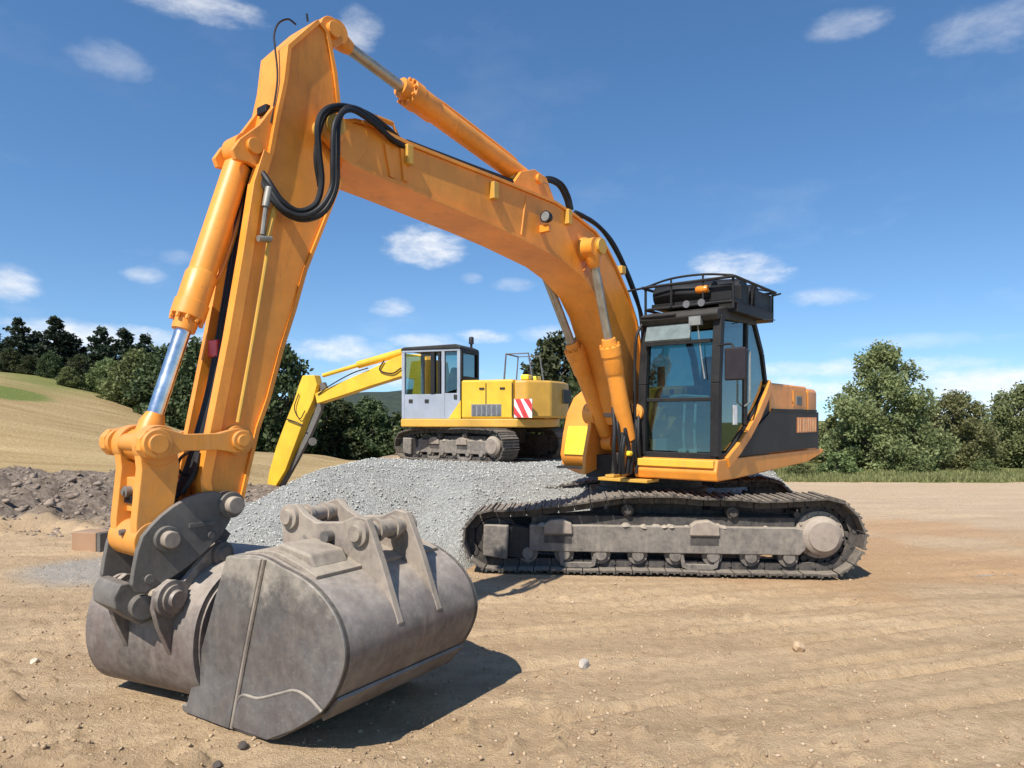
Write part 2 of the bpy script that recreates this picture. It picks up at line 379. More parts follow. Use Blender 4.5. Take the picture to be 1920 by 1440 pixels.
b = MB(); b.tube([E.pt(520,366,SW+.05), E.pt(512,400,SW+.05), E.pt(500,446,SW+.05)], .024, 8); b.build('short_pipe', M['amber_yellow'], stick)
b = MB(); b.box(SD, *(lambda q: (q[0]-.05, q[0]+.05, q[1]-.06, q[1]+.06))(E.px(405,655,-.1)), -.12, -.0); b.build('pipe_clamp', M['red'], stick, bevel=.01)
b = MB(); b.box(SD, *(lambda q: (q[0]-.03, q[0]+.02, q[1]-.03, q[1]+.03))(E.px(494,207,0)), -.06, .06); b.build('grease_block', M['plastic'], stick, bevel=.01)
# hoses on the stick
def hose(pts, r=.024, name='hose', par=None, mat='rubber', n=9):
    b = MB(); b.tube([E.pt(x, y, l) for (x, y, l) in pts], r, n, 7); return b.build(name, M[mat], par or root)
hose([(756,268,.20),(728,242,.22),(690,214,.26),(645,199,.33),(612,205,.36),(596,232,.36),(598,285,.35),(603,340,.34),(592,382,.33),(560,396,.30),(528,376,.27),(503,340,.22),(484,312,.10)], .022)
hose([(756,274,.24),(735,262,.26),(700,226,.30),(660,202,.36),(636,222,.40),(632,290,.40),(630,350,.38),(608,396,.36),(572,411,.33),(538,401,.29),(512,374,.25),(488,335,.14),(478,318,.05)], .022)
hose([(752,272,.28),(722,250,.30),(688,222,.34),(654,206,.40),(628,232,.44),(624,300,.44),(622,352,.42),(600,390,.40),(568,405,.36),(535,394,.31),(512,366,.25),(490,328,.15)], .019)
hose([(770,276,.15),(715,236,.18),(675,206,.22),(640,204,.28),(606,222,.31),(593,290,.30),(600,350,.28)], .020)
for i, (dx, l) in enumerate(((-12, -.07), (-7, -.02), (-2, .04), (3, .08))):
    hose([(482+dx,296,l),(472+dx,330,l),(456+dx,420,l),(440+dx,520,l),(420+dx,640,l),(402+dx,735,l),(382+dx,810,l),(368+dx,860,l),(345+dx*.7,910,l),(318+dx*.6,940,l)], .020)
hose([(356,846,.06),(338,860,.12),(334,880,.12),(350,892,.06)], .010)
hose([(372,850,.1),(362,890,.12),(340,925,.1)], .02)
hose([(555,46,.05),(540,36,.05),(522,44,.05),(514,66,.05),(516,92,.08),(520,150,.12),(508,230,.14)], .007, 'cable')
hose([(577,40,.0),(575,26,.0)], .008, 'cable')
# hoses over the boom's back
hose([(1078,398,.1),(1098,408,.12),(1130,432,.12),(1160,480,.12),(1183,535,.12),(1202,590,.12),(1206,640,.1)], .026)
hose([(1084,404,.0),(1110,414,.02),(1146,450,.02),(1174,505,.02),(1196,566,.02),(1206,630,.0)], .024)
hose([(1010,352,.05),(1022,338,.07),(1046,346,.07),(1060,370,.07),(1066,392,.06)], .026)
hose([(1004,344,-.05),(1028,334,-.05),(1052,344,-.05),(1066,368,-.05),(1072,394,-.05)], .024)
hose([(760,268,.12),(800,282,.12),(870,308,.12),(940,335,.12),(985,352,.1)], .024)
hose([(762,266,.05),(820,288,.05),(900,318,.05),(960,340,.03)], .024)
b = MB(); b.tube([E.pt(672,206,-.05), E.pt(738,236,-.05), E.pt(748,258,-.05)], .012, 8, 0); b.tube([E.pt(660,200,.1), E.pt(736,230,.1), E.pt(746,262,.1)], .012, 8, 0); b.build('hose_guard', M['orange'], boom)
b = MB(); b.cyl(E.pt(968,322,.04), E.pt(960,338,.04), .03, n=10); b.build('port_boss', M['amber_yellow'], armc)
b = MB(); b.tube([E.pt(1000,338,.12), E.pt(1022,344,.12), E.pt(1030,362,.12)], .022, 8); b.build('pipe_fitting', M['pipe'], boom)
b = MB(); b.box(SD, *(lambda q: (q[0]-.05, q[0]+.05, q[1]-.05, q[1]+.05))(E.px(1157,508,.1)), .02, .2); b.build('pipe_clamp', M['amber_yellow'], boom, bevel=.01)

# ---- bucket linkage
pl, pk = E.px(290, 832, .27), E.px(450, 826, .27)
for s in (1, -1):
    dx = (pk[0]-pl[0]); dz = (pk[1]-pl[1]); ln = math.hypot(dx, dz); ux, uz = dx/ln, dz/ln
    def loc(t, h): return (pl[0]+ux*t-uz*h, pl[1]+uz*t+ux*h)
    b = MB(); poly = [loc(-.09, .035), loc(-.055, .08), loc(.04, .095), loc(.18, .05), loc(ln-.15, .056), loc(ln-.02, .082), loc(ln+.06, .06), loc(ln+.085, 0), loc(ln+.06, -.06), loc(ln-.02, -.082), loc(ln-.15, -.052), loc(.18, -.052), loc(.04, -.095), loc(-.055, -.08), loc(-.09, -.035)]
    b.prism(poly, SD, s*.225, s*.285)
    b.cyl(E.w(pl[0], s*.19, pl[1]), E.w(pl[0], s*.32, pl[1]), .086, n=26); b.cyl(E.w(pl[0], s*.30, pl[1]), E.w(pl[0], s*.335, pl[1]), .058, n=24)
    b.cyl(E.w(pk[0], s*.2, pk[1]), E.w(pk[0], s*.31, pk[1]), .066, n=24); b.cyl(E.w(pk[0], s*.30, pk[1]), E.w(pk[0], s*.325, pk[1]), .04, n=20)
    b.build('rocker_link', M['orange_dusty'], root, bevel=.006)
c0, c1 = E.px(272, 834, 0), E.px(262, 1008, 0)
b = MB(); b.cyl(E.w(pl[0], -.33, pl[1]), E.w(pl[0], .33, pl[1]), .058, n=22)
tl = [(c0[0]+.06, c0[1]+.10), (c0[0]+.115, c0[1]), (c0[0]+.10, c0[1]-.14), (c1[0]+.10, c1[1]+.12), (c1[0]+.10, c1[1]), (c1[0], c1[1]-.10), (c1[0]-.10, c1[1]), (c1[0]-.12, c1[1]+.15), (c0[0]-.13, c0[1]-.14), (c0[0]-.11, c0[1]), (c0[0]-.06, c0[1]+.10)]
for s in (-1, 1): b.prism(tl, SD, s*.10, s*.185)
b.box(SD, c0[0]-.10, c0[0]+.07, c1[1]+.16, c0[1]-.2, -.10, .10)
b.cyl(E.w(c1[0], -.19, c1[1]), E.w(c1[0], .19, c1[1]), .115, n=28)
for s in (-1, 1): b.cyl(E.w(c0[0], s*.10, c0[1]), E.w(c0[0], s*.20, c0[1]), .125, n=28)
tlink = b.build('tension_link', M['orange_dusty'], root, bevel=.008)
b = MB(); b.turned(E.w(c0[0]+.07, -.04, (c0[1]+c1[1])/2), Fv, [(0, .035), (.035, .035), (.04, .018), (.05, .018)], 16); b.build('grease_cap', M['coupler'], tlink); b = MB(); b.turned(E.w(c1[0]+.10, .03, c1[1]+.05), Fv, [(0, .02), (.03, .018)], 12); b.build('grease_cap', M['coupler'], tlink)
b = MB(); b.box(SD, c0[0]+.069, c0[0]+.085, c1[1]+.22, c1[1]+.26, -.095, .095); b.box(SD, c0[0]+.069, c0[0]+.085, c0[1]-.36, c0[1]-.32, -.095, .095); b.build('slot', M['mirror'], tlink)

# ---- quick coupler
CW = .235
cp_px = [(432,944),(424,928),(403,921),(376,925),(350,935),(325,950),(302,968),(284,986),(268,1006),(258,1034),(251,1070),(247,1098),(258,1112),(274,1112),(296,1098),(324,1083),(356,1060),(384,1036),(417,1003),(432,977),(440,956)]
cp = E.poly(cp_px, CW)
coup = None
b = MB()
for s in (1, -1): b.prism(cp, SD, s*(CW-.045), s*CW)
coup = b.build('quick_coupler', M['coupler'], root, bevel=.008)
for (x, y, r) in ((432,946,.085),(312,1010,.078)):
    q = E.px(x, y, CW); b = MB()
    b.cyl(E.w(q[0], -CW-.03, q[1]), E.w(q[0], CW+.03, q[1]), r, n=28); b.build('collar', M['coupler'], coup, bevel=.006); b = MB(); b.cyl(E.w(q[0], -CW-.085, q[1]), E.w(q[0], CW+.085, q[1]), r*.66, n=24)
    b.build('pin', M['dusty_steel'], coup, bevel=.008)
for (x, y, r) in ((280,1086,.03),(396,1003,.025),(378,988,.0)):
    if r: q = E.px(x, y, CW); b = MB(); b.turned(E.w(q[0], CW-.002, q[1]), Lv, [(0, r), (.014, r*.9)], 14); b.build('bolt', M['coupler'], coup)
b = MB(); q = E.px(360, 985, CW); b.box(SD, q[0]-.16, q[0]+.02, q[1]-.012, q[1]+.012, CW-.001, CW+.012); b.build('weld_bead', M['coupler'], coup)
blk = E.poly([(212,1120),(224,1096),(244,1092),(270,1108),(290,1128),(288,1160),(262,1172),(240,1158),(214,1142)], .15)
b = MB(); b.prism(blk, SD, -.16, .16); b.build('latch_block', M['coupler'], coup, bevel=.01)
q = E.px(268, 1138, .2); b = MB(); b.cyl(E.w(q[0], -.22, q[1]), E.w(q[0], .22, q[1]), .07, n=22); b.build('latch_pin', M['coupler'], coup)
b = MB()
for s in (1, -1): b.prism(E.poly([(262,1100),(300,1090),(380,1030),(420,990),(430,1000),(400,1060),(330,1120),(285,1140)], .12), SD, s*.10, s*.14)
b.build('hook_plate', M['coupler'], coup, bevel=.006)

# ---- bucket on the arm (curled under, back towards the camera, turned a little on its coupler)
EB = Frame(-2.21, 4.33, R(24)); BD = EB.side; BLv = Vector((EB.L[0], EB.L[1], 0)); lb0_, lb1_ = -.60, .36
def smoothpoly(p, k=5, ends=True):
    P = [Vector((*q, 0)) for q in p]; out = []
    for i in range(len(P)-1):
        a, c = P[i], P[i+1]; pa = P[i-1] if i else a*2-c; pb = P[i+2] if i+2 < len(P) else c*2-a
        for j in range(k):
            t = j/k; q = .5*((2*a)+(c-pa)*t+(2*pa-5*a+4*c-pb)*t*t+(3*a-pa-3*c+pb)*t**3); out.append((q.x, q.y))
    return out + [tuple(p[-1])]
prof = [(-.85,.84),(-.5,.87),(-.27,.82),(-.11,.72),(-.025,.58),(0,.42),(-.02,.27),(-.085,.15),(-.2,.075),(-.42,.035),(-.75,.02),(-1.05,.02)]
ps = smoothpoly(prof)
b = MB(); b.strip(ps, .035, BD, lb0_, lb1_); buck = b.build('bucket', M['steel'], root, label='curled bucket clamped under the quick coupler')
for l in (lb0_, lb1_):
    b = MB(); b.prism(ps, BD, l-.015, l+.015); b.build('side_plate', M['steel'], buck)
b = MB(); b.box(BD, -1.25, -1.0, .012, .06, lb0_-.01, lb1_+.01); b.build('cutting_edge', M['steel_plate'], buck)
e0, e1 = EB.px(320,1122,.18), EB.px(414,1038,.18)
e0 = (min(e0[0], .12), e0[1])
b = MB(); b.strip(smoothpoly([(-.30,.845),(-.10,.735),(-.012,.585),(.012,.47)]), -.03, BD, -.34, .32); b.build('ear_base_plate', M['dusty_steel'], buck, bevel=.006)
for l, s in ((.14, 1), (-.24, -1)):
    ear = [(e0[0]+.115,e0[1]-.04),(e0[0]+.095,e0[1]+.065),(e0[0],e0[1]+.115),(e0[0]-.10,e0[1]+.085),(e1[0]+.12,e1[1]+.02),(e1[0],e1[1]+.09),(e1[0]-.09,e1[1]+.02),(e1[0]-.10,e1[1]-.1),(-.32,.70),(-.06,.36),(.03,.36),(e0[0]+.08,e0[1]-.16)]
    b = MB(); b.prism(ear, BD, l, l+.04); eo = b.build('ear', M['steel'], buck, bevel=.005)
    lf = l+.04 if s > 0 else l
    b = MB(); b.turned(EB.w(e0[0], lf, e0[1]), BLv*s, [(0, .112), (.025, .112), (.03, .085), (.045, .085), (.05, .058), (.07, .05)], 30); b.build('pin_boss', M['steel'], eo)
    b = MB(); b.turned(EB.w(e1[0], lf, e1[1]), BLv*s, [(0, .08), (.03, .08), (.035, .05), (.05, .045)], 24); b.build('pin_boss', M['coupler'], eo)
b = MB(); b.cyl(EB.w(e0[0], -.24, e0[1]), EB.w(e0[0], .18, e0[1]), .05); b.build('bucket_pin', M['dusty_steel'], buck)
b = MB(); b.cyl(EB.w(e1[0], -.24, e1[1]), EB.w(e1[0], .18, e1[1]), .05); b.build('bucket_pin', M['dusty_steel'], buck)
print('EARS', e0, e1)

# ---- upper structure
plat = None
b = MB()
b.prism([(-.55,1.10),(.05,1.10),(.085,1.20),(.03,1.345),(-3.9,1.345),(-4.12,1.32),(-4.06,1.27),(-3.3,1.165)], SD, .40, 1.43)
plat = b.build('platform', M['orange'], root, bevel=.02)
b = MB(); b.box(SD, .03, .10, 1.245, 1.335, .46, 1.40); b.build('front_lip', M['lip'], plat, bevel=.012)
b = MB(); b.box(SD, -3.9, -.15, 1.05, 1.34, -.42, .398); b.build('centre_frame', M['charcoal'], plat)
b = MB(); b.box(SD, -.15, .16, 1.045, 1.085, -.05, .62); b.box(SD, -.1, .14, 1.087, 1.12, .04, .16); b.build('front_plate', M['amber_yellow'], plat, bevel=.008)
b = MB(); b.box(SD, -4.0, -1.0, 1.12, 1.345, -1.40, -.425); b.build('right_deck', M['orange'], plat, bevel=.02)
b = MB()
for s in (1, -1):
    b.prism([(-1.0,1.3),(.12,1.1),(.10,1.35),(-.02,1.72),(fp[0]+.13,fp[1]+.10),(fp[0],fp[1]+.16),(fp[0]-.14,fp[1]+.08),(-.9,1.5)], SD, s*.26, s*.31)
b.build('boom_bracket', M['orange_dusty'], plat, bevel=.008)
b = MB(); b.cyl(E.w(fp[0], -.38, fp[1]), E.w(fp[0], .38, fp[1]), .06); b.build('boom_foot_pin', M['dusty_steel'], plat)
# front corner box with bright panel (machine's right side)
ca = [(-.62,1.10),(-.50,1.22),(-.47,1.31),(-.535,1.60),(-.63,1.88),(-.80,2.10),(-1.02,2.21),(-2.3,2.21),(-2.3,1.0),(-.92,1.01)]
b = MB(); b.prism(ca, SD, -1.06, -.52); box = b.build('side_tank', M['orange'], root, bevel=.025, seg=3)
b = MB(); b.strip([(-.4675,1.31),(-.538,1.60),(-.60,1.74)], -.012, SD, -.98, -.58); b.build('front_panel', M['lemon'], box)
b = MB(); b.box(SD, -.60, -.42, 1.12, 1.15, -1.08, -.5); b.build('step', M['charcoal'], box)
b = MB(); b.prism([(-.62,1.85),(-.60,2.02),(-.72,2.17),(-.9,2.17),(-.82,2.06)], SD, -.56, -.36); b.build('step_cover', M['lemon'], box, bevel=.01)
# engine hood, counterweight and side panels
b = MB(); b.prism([(-1.66,1.347),(-1.66,2.24),(-1.80,2.27),(-3.25,2.27),(-3.25,1.347)], SD, -1.38, 1.42); hood = b.build('engine_hood', M['orange'], root, bevel=.03, seg=3)
cw = [(-3.26,1.425),(-3.75,1.415),(-4.02,1.30),(-4.14,1.0),(-4.18,0),(-4.14,-1.0),(-4.02,-1.30),(-3.75,-1.39),(-3.26,-1.39)]
b = MB(); b.prism(cw, PL, 1.22, 2.25); b.build('counterweight', M['orange'], root, bevel=.07, seg=4)
b = MB(); b.prism([(-.30,1.347),(-1.655,2.1),(-1.655,1.347)], SD, .55, 1.415); side = b.build('side_cover', M['charcoal'], root)
b = MB(); b.prism([(-.45,1.36),(-1.05,1.66),(-1.70,1.90),(-3.70,1.90),(-3.70,1.36)], SD, 1.426, 1.440)
b.prism([(-3.70,1.426),(-3.77,1.425),(-4.032,1.313),(-4.152,1.01),(-4.162,1.012),(-4.046,1.325),(-3.78,1.440),(-3.70,1.440)], PL, 1.36, 1.90)
b.build('side_panel', M['charcoal'], side)
b = MB(); b.box(SD, -3.69, -1.72, 1.905, 1.93, 1.42, 1.445); b.build('panel_rail', M['black'], side)
band = [(-.20,1.36),(-.52,1.50),(-.85,1.68),(-1.18,1.90),(-1.45,2.13),(-1.60,2.30)]
b = MB(); b.strip(band, .13, SD, 1.30, 1.452); b.build('corner_band', M['orange'], side, bevel=.01)
# decal: pale orange block of upright strokes, and small grille
def onside(f): return 1.4415
b = MB(); b.box(SD, -3.66, -2.72, 1.60, 1.82, 1.4395, 1.4445); dec = b.build('decal', M['decal'], side)
for k, (f0, wd) in enumerate(((-2.76,.05),(-2.86,.03),(-2.99,.09),(-3.13,.03),(-3.22,.07),(-3.35,.03),(-3.45,.07),(-3.58,.03))): b = MB(); b.box(SD, f0-wd, f0, 1.615, 1.805, 1.445, 1.4475); b.build('decal_stroke', M['decal_pale'], dec)
b = MB(); b.box(SD, -3.05, -2.60, 1.98, 2.20, 1.42, 1.428); b.build('vent_recess', M['orange_dusty'], hood)
b = MB(); b.box(SD, -2.98, -2.72, 1.99, 2.12, 1.428, 1.434); b.build('vent_plate', M['interior_pale'], hood)
for k in range(4):
    b = MB(); b.box(SD, -2.96, -2.74, 2.0+.03*k, 2.012+.03*k, 1.434, 1.44); b.build('slat', M['grey'], hood)
b = MB(); b.tube([E.w(-1.75, 1.30, 2.26), E.w(-1.78, 1.30, 2.52), E.w(-2.9, 1.30, 2.52), E.w(-2.95, 1.30, 2.26)], .018, 8, 0)
b = MB(); b.cyl(E.w(-2.6, -.6, 2.25), E.w(-2.6, -.6, 2.62), .06); b.build('exhaust', M['plastic'], hood)
# slew ring and carbody are below

# ---- cab
CF = 0.0; cl0, cl1 = .468, 1.405
cab = None
fl = 1.375
b = MB()
def bar(p, q, t=.032, t2=None):
    """square tube between two (f,l,z) points"""
    p, q = E.w(*p), E.w(*q); d = (q-p).normalized(); up = Vector((0,0,1)) if abs(d.z) < .9 else Fv
    u = d.cross(up).normalized()*t; w = u.normalized().cross(d).normalized()*(t2 or t)
    vs = [p+u+w, p-u+w, p-u-w, p+u-w, q+u+w, q-u+w, q-u-w, q+u-w]
    b.add(vs, [(0,1,2,3),(7,6,5,4),(0,4,5,1),(1,5,6,2),(2,6,7,3),(3,7,4,0)])
side_out = [(0,fl),(-.02,2.2),(-.10,2.96),(-1.12,3.02),(-1.42,2.62),(-1.56,2.22),(-1.20,1.92),(-.85,1.69),(-.50,1.50),(-.25,fl)]
for l in (cl0, cl1-.03):
    for i in range(len(side_out)):
        p, q = side_out[i], side_out[(i+1) % len(side_out)]
        t = .05 if i in (0, 1) else .036
        bar((p[0]-.03, l, p[1]), (q[0]-.03, l, q[1]), t)
for (f, z) in ((-.03, fl+.0), (-.13, 2.93), (-1.15, 2.98), (-1.58, 2.22)): bar((f, cl0, z), (f, cl1-.03, z), .036)
bar((-.045, cl0+.03, 2.02), (-.045, cl1-.05, 2.02), .018, .022)
bar((-.86, cl1-.02, 1.72), (-.90, cl1-.02, 2.98), .030)
cab = b.build('cab', M['black'], root, bevel=.008)
b = MB(); b.prism([(-.02,2.90),(.03,2.97),(0,3.03),(-.2,3.075),(-1.05,3.10),(-1.2,3.06),(-1.16,2.96),(-.1,2.93)], SD, cl0-.02, cl1+.01); b.build('roof', M['charcoal'], cab, bevel=.02, seg=3)
b = MB(); b.prism([(.0,2.70),(.02,2.72),(-.035,2.90),(-.06,2.90)], SD, cl0+.05, cl1-.32); b.build('sun_visor', M['visor'], cab)
b = MB(); b.box(SD, -.06, .0, 2.66, 2.70, cl0+.04, cl1-.08); b.build('visor_bar', M['black'], cab)
b = MB(); b.prism([(-.028,fl+.05),(-.024,fl+.05),(-.040,2.005),(-.044,2.005)], SD, cl0+.05, cl1-.08); b.prism([(-.046,2.04),(-.042,2.04),(-.10,2.70),(-.104,2.70)], SD, cl0+.05, cl1-.08)
b.build('windscreen', M['glass'], cab)
b = MB(); dg = [(-.08,fl+.06),(-.10,2.2),(-.17,2.91),(-.86,2.95),(-.84,1.74),(-.52,1.55),(-.27,fl+.06)]
b.prism(dg, SD, cl1-.022, cl1-.016); dr = b.build('door_window', M['glass_dark'], cab)
b = MB(); rg = [(-.95,1.78),(-.955,2.95),(-1.12,2.95),(-1.38,2.60),(-1.52,2.24),(-1.22,1.97)]
b.prism(rg, SD, cl1-.022, cl1-.016); b.build('rear_quarter_window', M['glass_dark'], cab)
b = MB(); b.prism([(-.09,fl+.06),(-.10,2.2),(-.17,2.91),(-1.12,2.95),(-1.38,2.60),(-1.52,2.24),(-.85,1.73),(-.27,fl+.06)], SD, cl0-.004, cl0+.002); b.build('right_window', M['glass'], cab)
b = MB(); b.strip([(-1.20,2.96),(-1.45,2.60),(-1.585,2.26)], .006, SD, cl0+.04, cl1-.07); b.build('rear_window', M['glass'], cab)
b = MB(); b.prism([(.0,fl-.03),(-.3,fl-.03),(-.3,fl),(0,fl)], SD, cl0, cl1-.02); b.prism([(-.26,fl),(-.5,1.47),(-.85,1.66),(-1.2,1.89),(-1.55,2.19),(-1.55,2.16),(-.85,1.62),(-.3,fl-.02)], SD, cl0+.02, cl1-.05); b.build('floor_pan', M['interior'], cab)
# seat and controls inside
b = MB(); b.box(SD, -1.12, -.62, 1.80, 1.93, .70, 1.18); seat = b.build('seat', M['interior'], cab, bevel=.04, seg=3)
b = MB(); b.prism([(-.98,1.90),(-1.12,1.92),(-1.30,2.55),(-1.24,2.62),(-1.14,2.58)], SD, .71, 1.17); b.build('backrest', M['interior'], seat, bevel=.04, seg=3)
b = MB(); b.prism([(-1.22,2.62),(-1.30,2.64),(-1.33,2.80),(-1.26,2.80)], SD, .83, 1.05); b.build('headrest', M['interior'], seat, bevel=.02)
b = MB(); b.box(SD, -1.1, -.65, 1.55, 1.80, .78, 1.10); b.build('seat_base', M['interior'], seat)
for l in (.60, 1.24):
    b = MB(); b.prism([(-1.15,1.8),(-.48,1.83),(-.45,1.93),(-.52,2.02),(-1.1,2.06)], SD, l-.07, l+.07); con = b.build('console', M['interior'], cab, bevel=.02)
    b = MB(); b.tube([E.w(-.55,l,1.98), E.w(-.53,l,2.08), E.w(-.52,l,2.16)], [.02,.02,.032], 8); b.build('joystick', M['plastic'], con)
for l in (.86, 1.00):
    b = MB(); b.tube([E.w(-.34,l,1.38), E.w(-.30,l,1.62), E.w(-.34,l,1.98)], .016, 8); b.box(SD, -.40, -.26, 1.40, 1.44, l-.05, l+.05); b.build('travel_lever', M['lever'], cab)
b = MB(); b.box(SD, -.30, -.14, 1.42, 1.56, .58, .72); b.build('document_box', M['visor'], cab, bevel=.01)
b = MB(); b.box(SD, -.30, -.14, 1.42, 1.55, .50, .575); b.build('orange_case', M['decal'], cab, bevel=.01)
b = MB(); b.tube([E.w(-.30,.53,2.02), E.w(-.28,.8,2.07), E.w(-.30,1.2,2.05)], .02, 8); b.build('dash_bar', M['lever'], cab)
for k in range(4):
    b = MB(); b.box(SD, -.9, -.88, 1.50+.07*k, 1.53+.07*k, 1.05, 1.30); b.build('vent_slat', M['lever'], cab)
b = MB(); b.box(SD, -.34, -.22, 1.95, 2.08, .55, .70); b.build('monitor', M['plastic'], cab, bevel=.01)
# mirror, notice, wiper, handrail
b = MB(); b.tube([E.w(-.05,cl1+.0,2.62), E.w(.0,cl1+.16,2.62), E.w(.02,cl1+.20,2.55)], .012, 8); b.build('mirror_arm', M['black'], cab)
b = MB(); b.box(SD, -.02, .03, 2.22, 2.58, cl1+.09, cl1+.33); b.build('wing_mirror', M['mirror'], cab, bevel=.02, seg=3)
b = MB(); b.box(SD, -.62, -.49, 1.73, 1.96, cl1-.014, cl1-.011); b.build('paper_notice', M['white'], cab)
b = MB(); b.tube([E.w(-.02,1.16,2.92), E.w(-.03,1.20,2.55), E.w(-.02,1.25,2.25)], .008, 6); b.box(SD, -.04, .03, 2.86, 2.96, 1.08, 1.22); b.build('wiper', M['interior_pale'], cab)
b = MB(); b.tube([E.w(-.83,cl1+.0,1.95), E.w(-.83,cl1+.06,2.0), E.w(-.83,cl1+.06,2.6), E.w(-.83,cl1+.0,2.65)], .012, 8, 0); b.build('handrail', M['interior_pale'], cab)
b = MB(); b.tube([E.w(.04,cl0-.02,1.5), E.w(.08,cl0-.05,1.9), E.w(.06,cl0-.05,2.7), E.w(-.02,cl0,2.95)], .018, 8); b.build('corner_rail', M['black'], cab)
b = MB(); b.tube([E.w(.02,cl0,3.0), E.w(.03,cl0+.2,3.0), E.w(.03,cl0+.45,3.0)], .016, 8); b.build('visor_rail', M['black'], cab)
# roof guard rack with kit piled in it
b = MB(); rk = (-.22, -1.52, .40, 1.50)
def rod(p, q, r=.016): b.cyl(E.w(*p), E.w(*q), r, n=8)
for z, o in ((3.13, .0), (3.40, .03)):
    A = [(rk[0]+o, rk[2]-o, z), (rk[0]+o, rk[3]+o, z), (rk[1]-o, rk[3]+o, z), (rk[1]-o, rk[2]-o, z)]
    for i in range(4): rod(A[i], A[(i+1) % 4], .018)
for f in (rk[0], (rk[0]+rk[1])/2, rk[1]):
    for l in (rk[2], rk[3]): rod((f, l, 3.05), (f, l, 3.40), .016)
for l in (.7, .98, 1.26): rod((rk[0], l, 3.13), (rk[1], l, 3.13), .014)
b.tube([E.w(rk[0]+.0, .40, 3.41), E.w(rk[0]+.02, .75, 3.47), E.w(rk[0]+.02, 1.15, 3.47), E.w(rk[0]+.0, 1.5, 3.42)], .014, 8)
b.tube([E.w(rk[1], .40, 3.41), E.w(rk[1]-.02, .75, 3.50), E.w(rk[1]-.02, 1.15, 3.50), E.w(rk[1], 1.5, 3.42)], .014, 8)
for l in (.75, 1.15): rod((rk[0]+.02, l, 3.13), (rk[0]+.02, l, 3.47), .012)
rod((rk[0]+.03, .40, 3.40), (rk[0]+.03, .17, 3.385), .014); rod((rk[1], 1.5, 3.36), (rk[1]+.05, 1.62, 3.37), .012)
rack = b.build('roof_rack', M['black'], cab)
b = MB(); b.tube([E.w(-.46,.46,3.29), E.w(-.45,.70,3.31), E.w(-.46,.95,3.29), E.w(-.47,1.18,3.28)], .155, 14); b.build('rolled_sheet', M['plastic'], rack)
b = MB(); b.tube([E.w(-.78,.46,3.32), E.w(-.77,.8,3.35), E.w(-.78,1.40,3.32)], .165, 14); b.build('rolled_sheet', M['plastic'], rack)
b = MB(); b.tube([E.w(-1.1,.46,3.30), E.w(-1.12,.9,3.33), E.w(-1.1,1.42,3.30)], .155, 14); b.build('rolled_sheet', M['plastic'], rack)
b = MB(); b.box(SD, -1.50, -.86, 3.10, 3.36, 1.47, 1.49); b.box(SD, -1.50, -.30, 3.02, 3.12, 1.30, 1.52); b.build('rack_board', M['black'], rack)
b = MB(); b.box(SD, -1.45, -.30, 3.145, 3.20, .44, 1.46); b.build('rack_tray', M['black'], rack)
b = MB(); b.box(SD, -.40, -.28, 3.15, 3.35, 1.20, 1.46); b.build('roof_lamp', M['plastic'], rack, bevel=.02); b = MB(); b.box(SD, -.80, -.55, 3.15, 3.38, 1.36, 1.47); b.build('roof_lamp', M['plastic'], rack, bevel=.02)
b = MB(); b.turned(E.w(-.22, 1.06, 3.30), Lv, [(0, .035), (.02, .045), (.12, .045), (.14, .035)], 16); b.build('amber_beacon', M['amber'], rack)
for (l, z) in ((1.04, 3.10), (1.22, 3.10)):
    b = MB(); b.turned(E.w(-.05, l, 3.11), Fv, [(0, .025), (.03, .040), (.06, .043)], 14); b.build('work_lamp', M['grey'], rack)
b = MB(); b.tube([E.w(-1.1, 1.42, 3.02), E.w(-1.15, 1.66, 3.0)], .006, 6, 0); b.build('aerial', M['black'], cab)
# hoses and valves by the boom foot
random.seed(3)
for k in range(9):
    x = 1152 + k*6; l0 = .30 + .02*k
    hose([(x-2, 768+random.uniform(-10,14), l0-.04), (x+random.uniform(-4,4), 805, l0+.02), (x+random.uniform(-5,6), 845, l0+.03), (x+random.uniform(-3,8), 888, l0)], random.choice((.016,.02,.024)))
b = MB(); b.box(SD, -.16, .02, 1.14, 1.38, .06, .30); b.build('valve_block', M['charcoal'], plat, bevel=.02)
for (x, y) in ((1182,850),(1200,825)):
    b = MB(); q = E.px(x, y, .42); b.turned(E.w(q[0], .42, q[1]), Fv, [(0, .03), (.06, .03), (.07, .02)], 12); b.build('valve_cap', M['lemon'], plat)
b = MB(); q = E.px(1190, 770, .40); b.turned(E.w(q[0]-.05, .40, q[1]-.02), Fv, [(0, .10), (.05, .10), (.055, .07), (.07, .065)], 20); b.build('pivot_cap', M['orange_dusty'], plat)

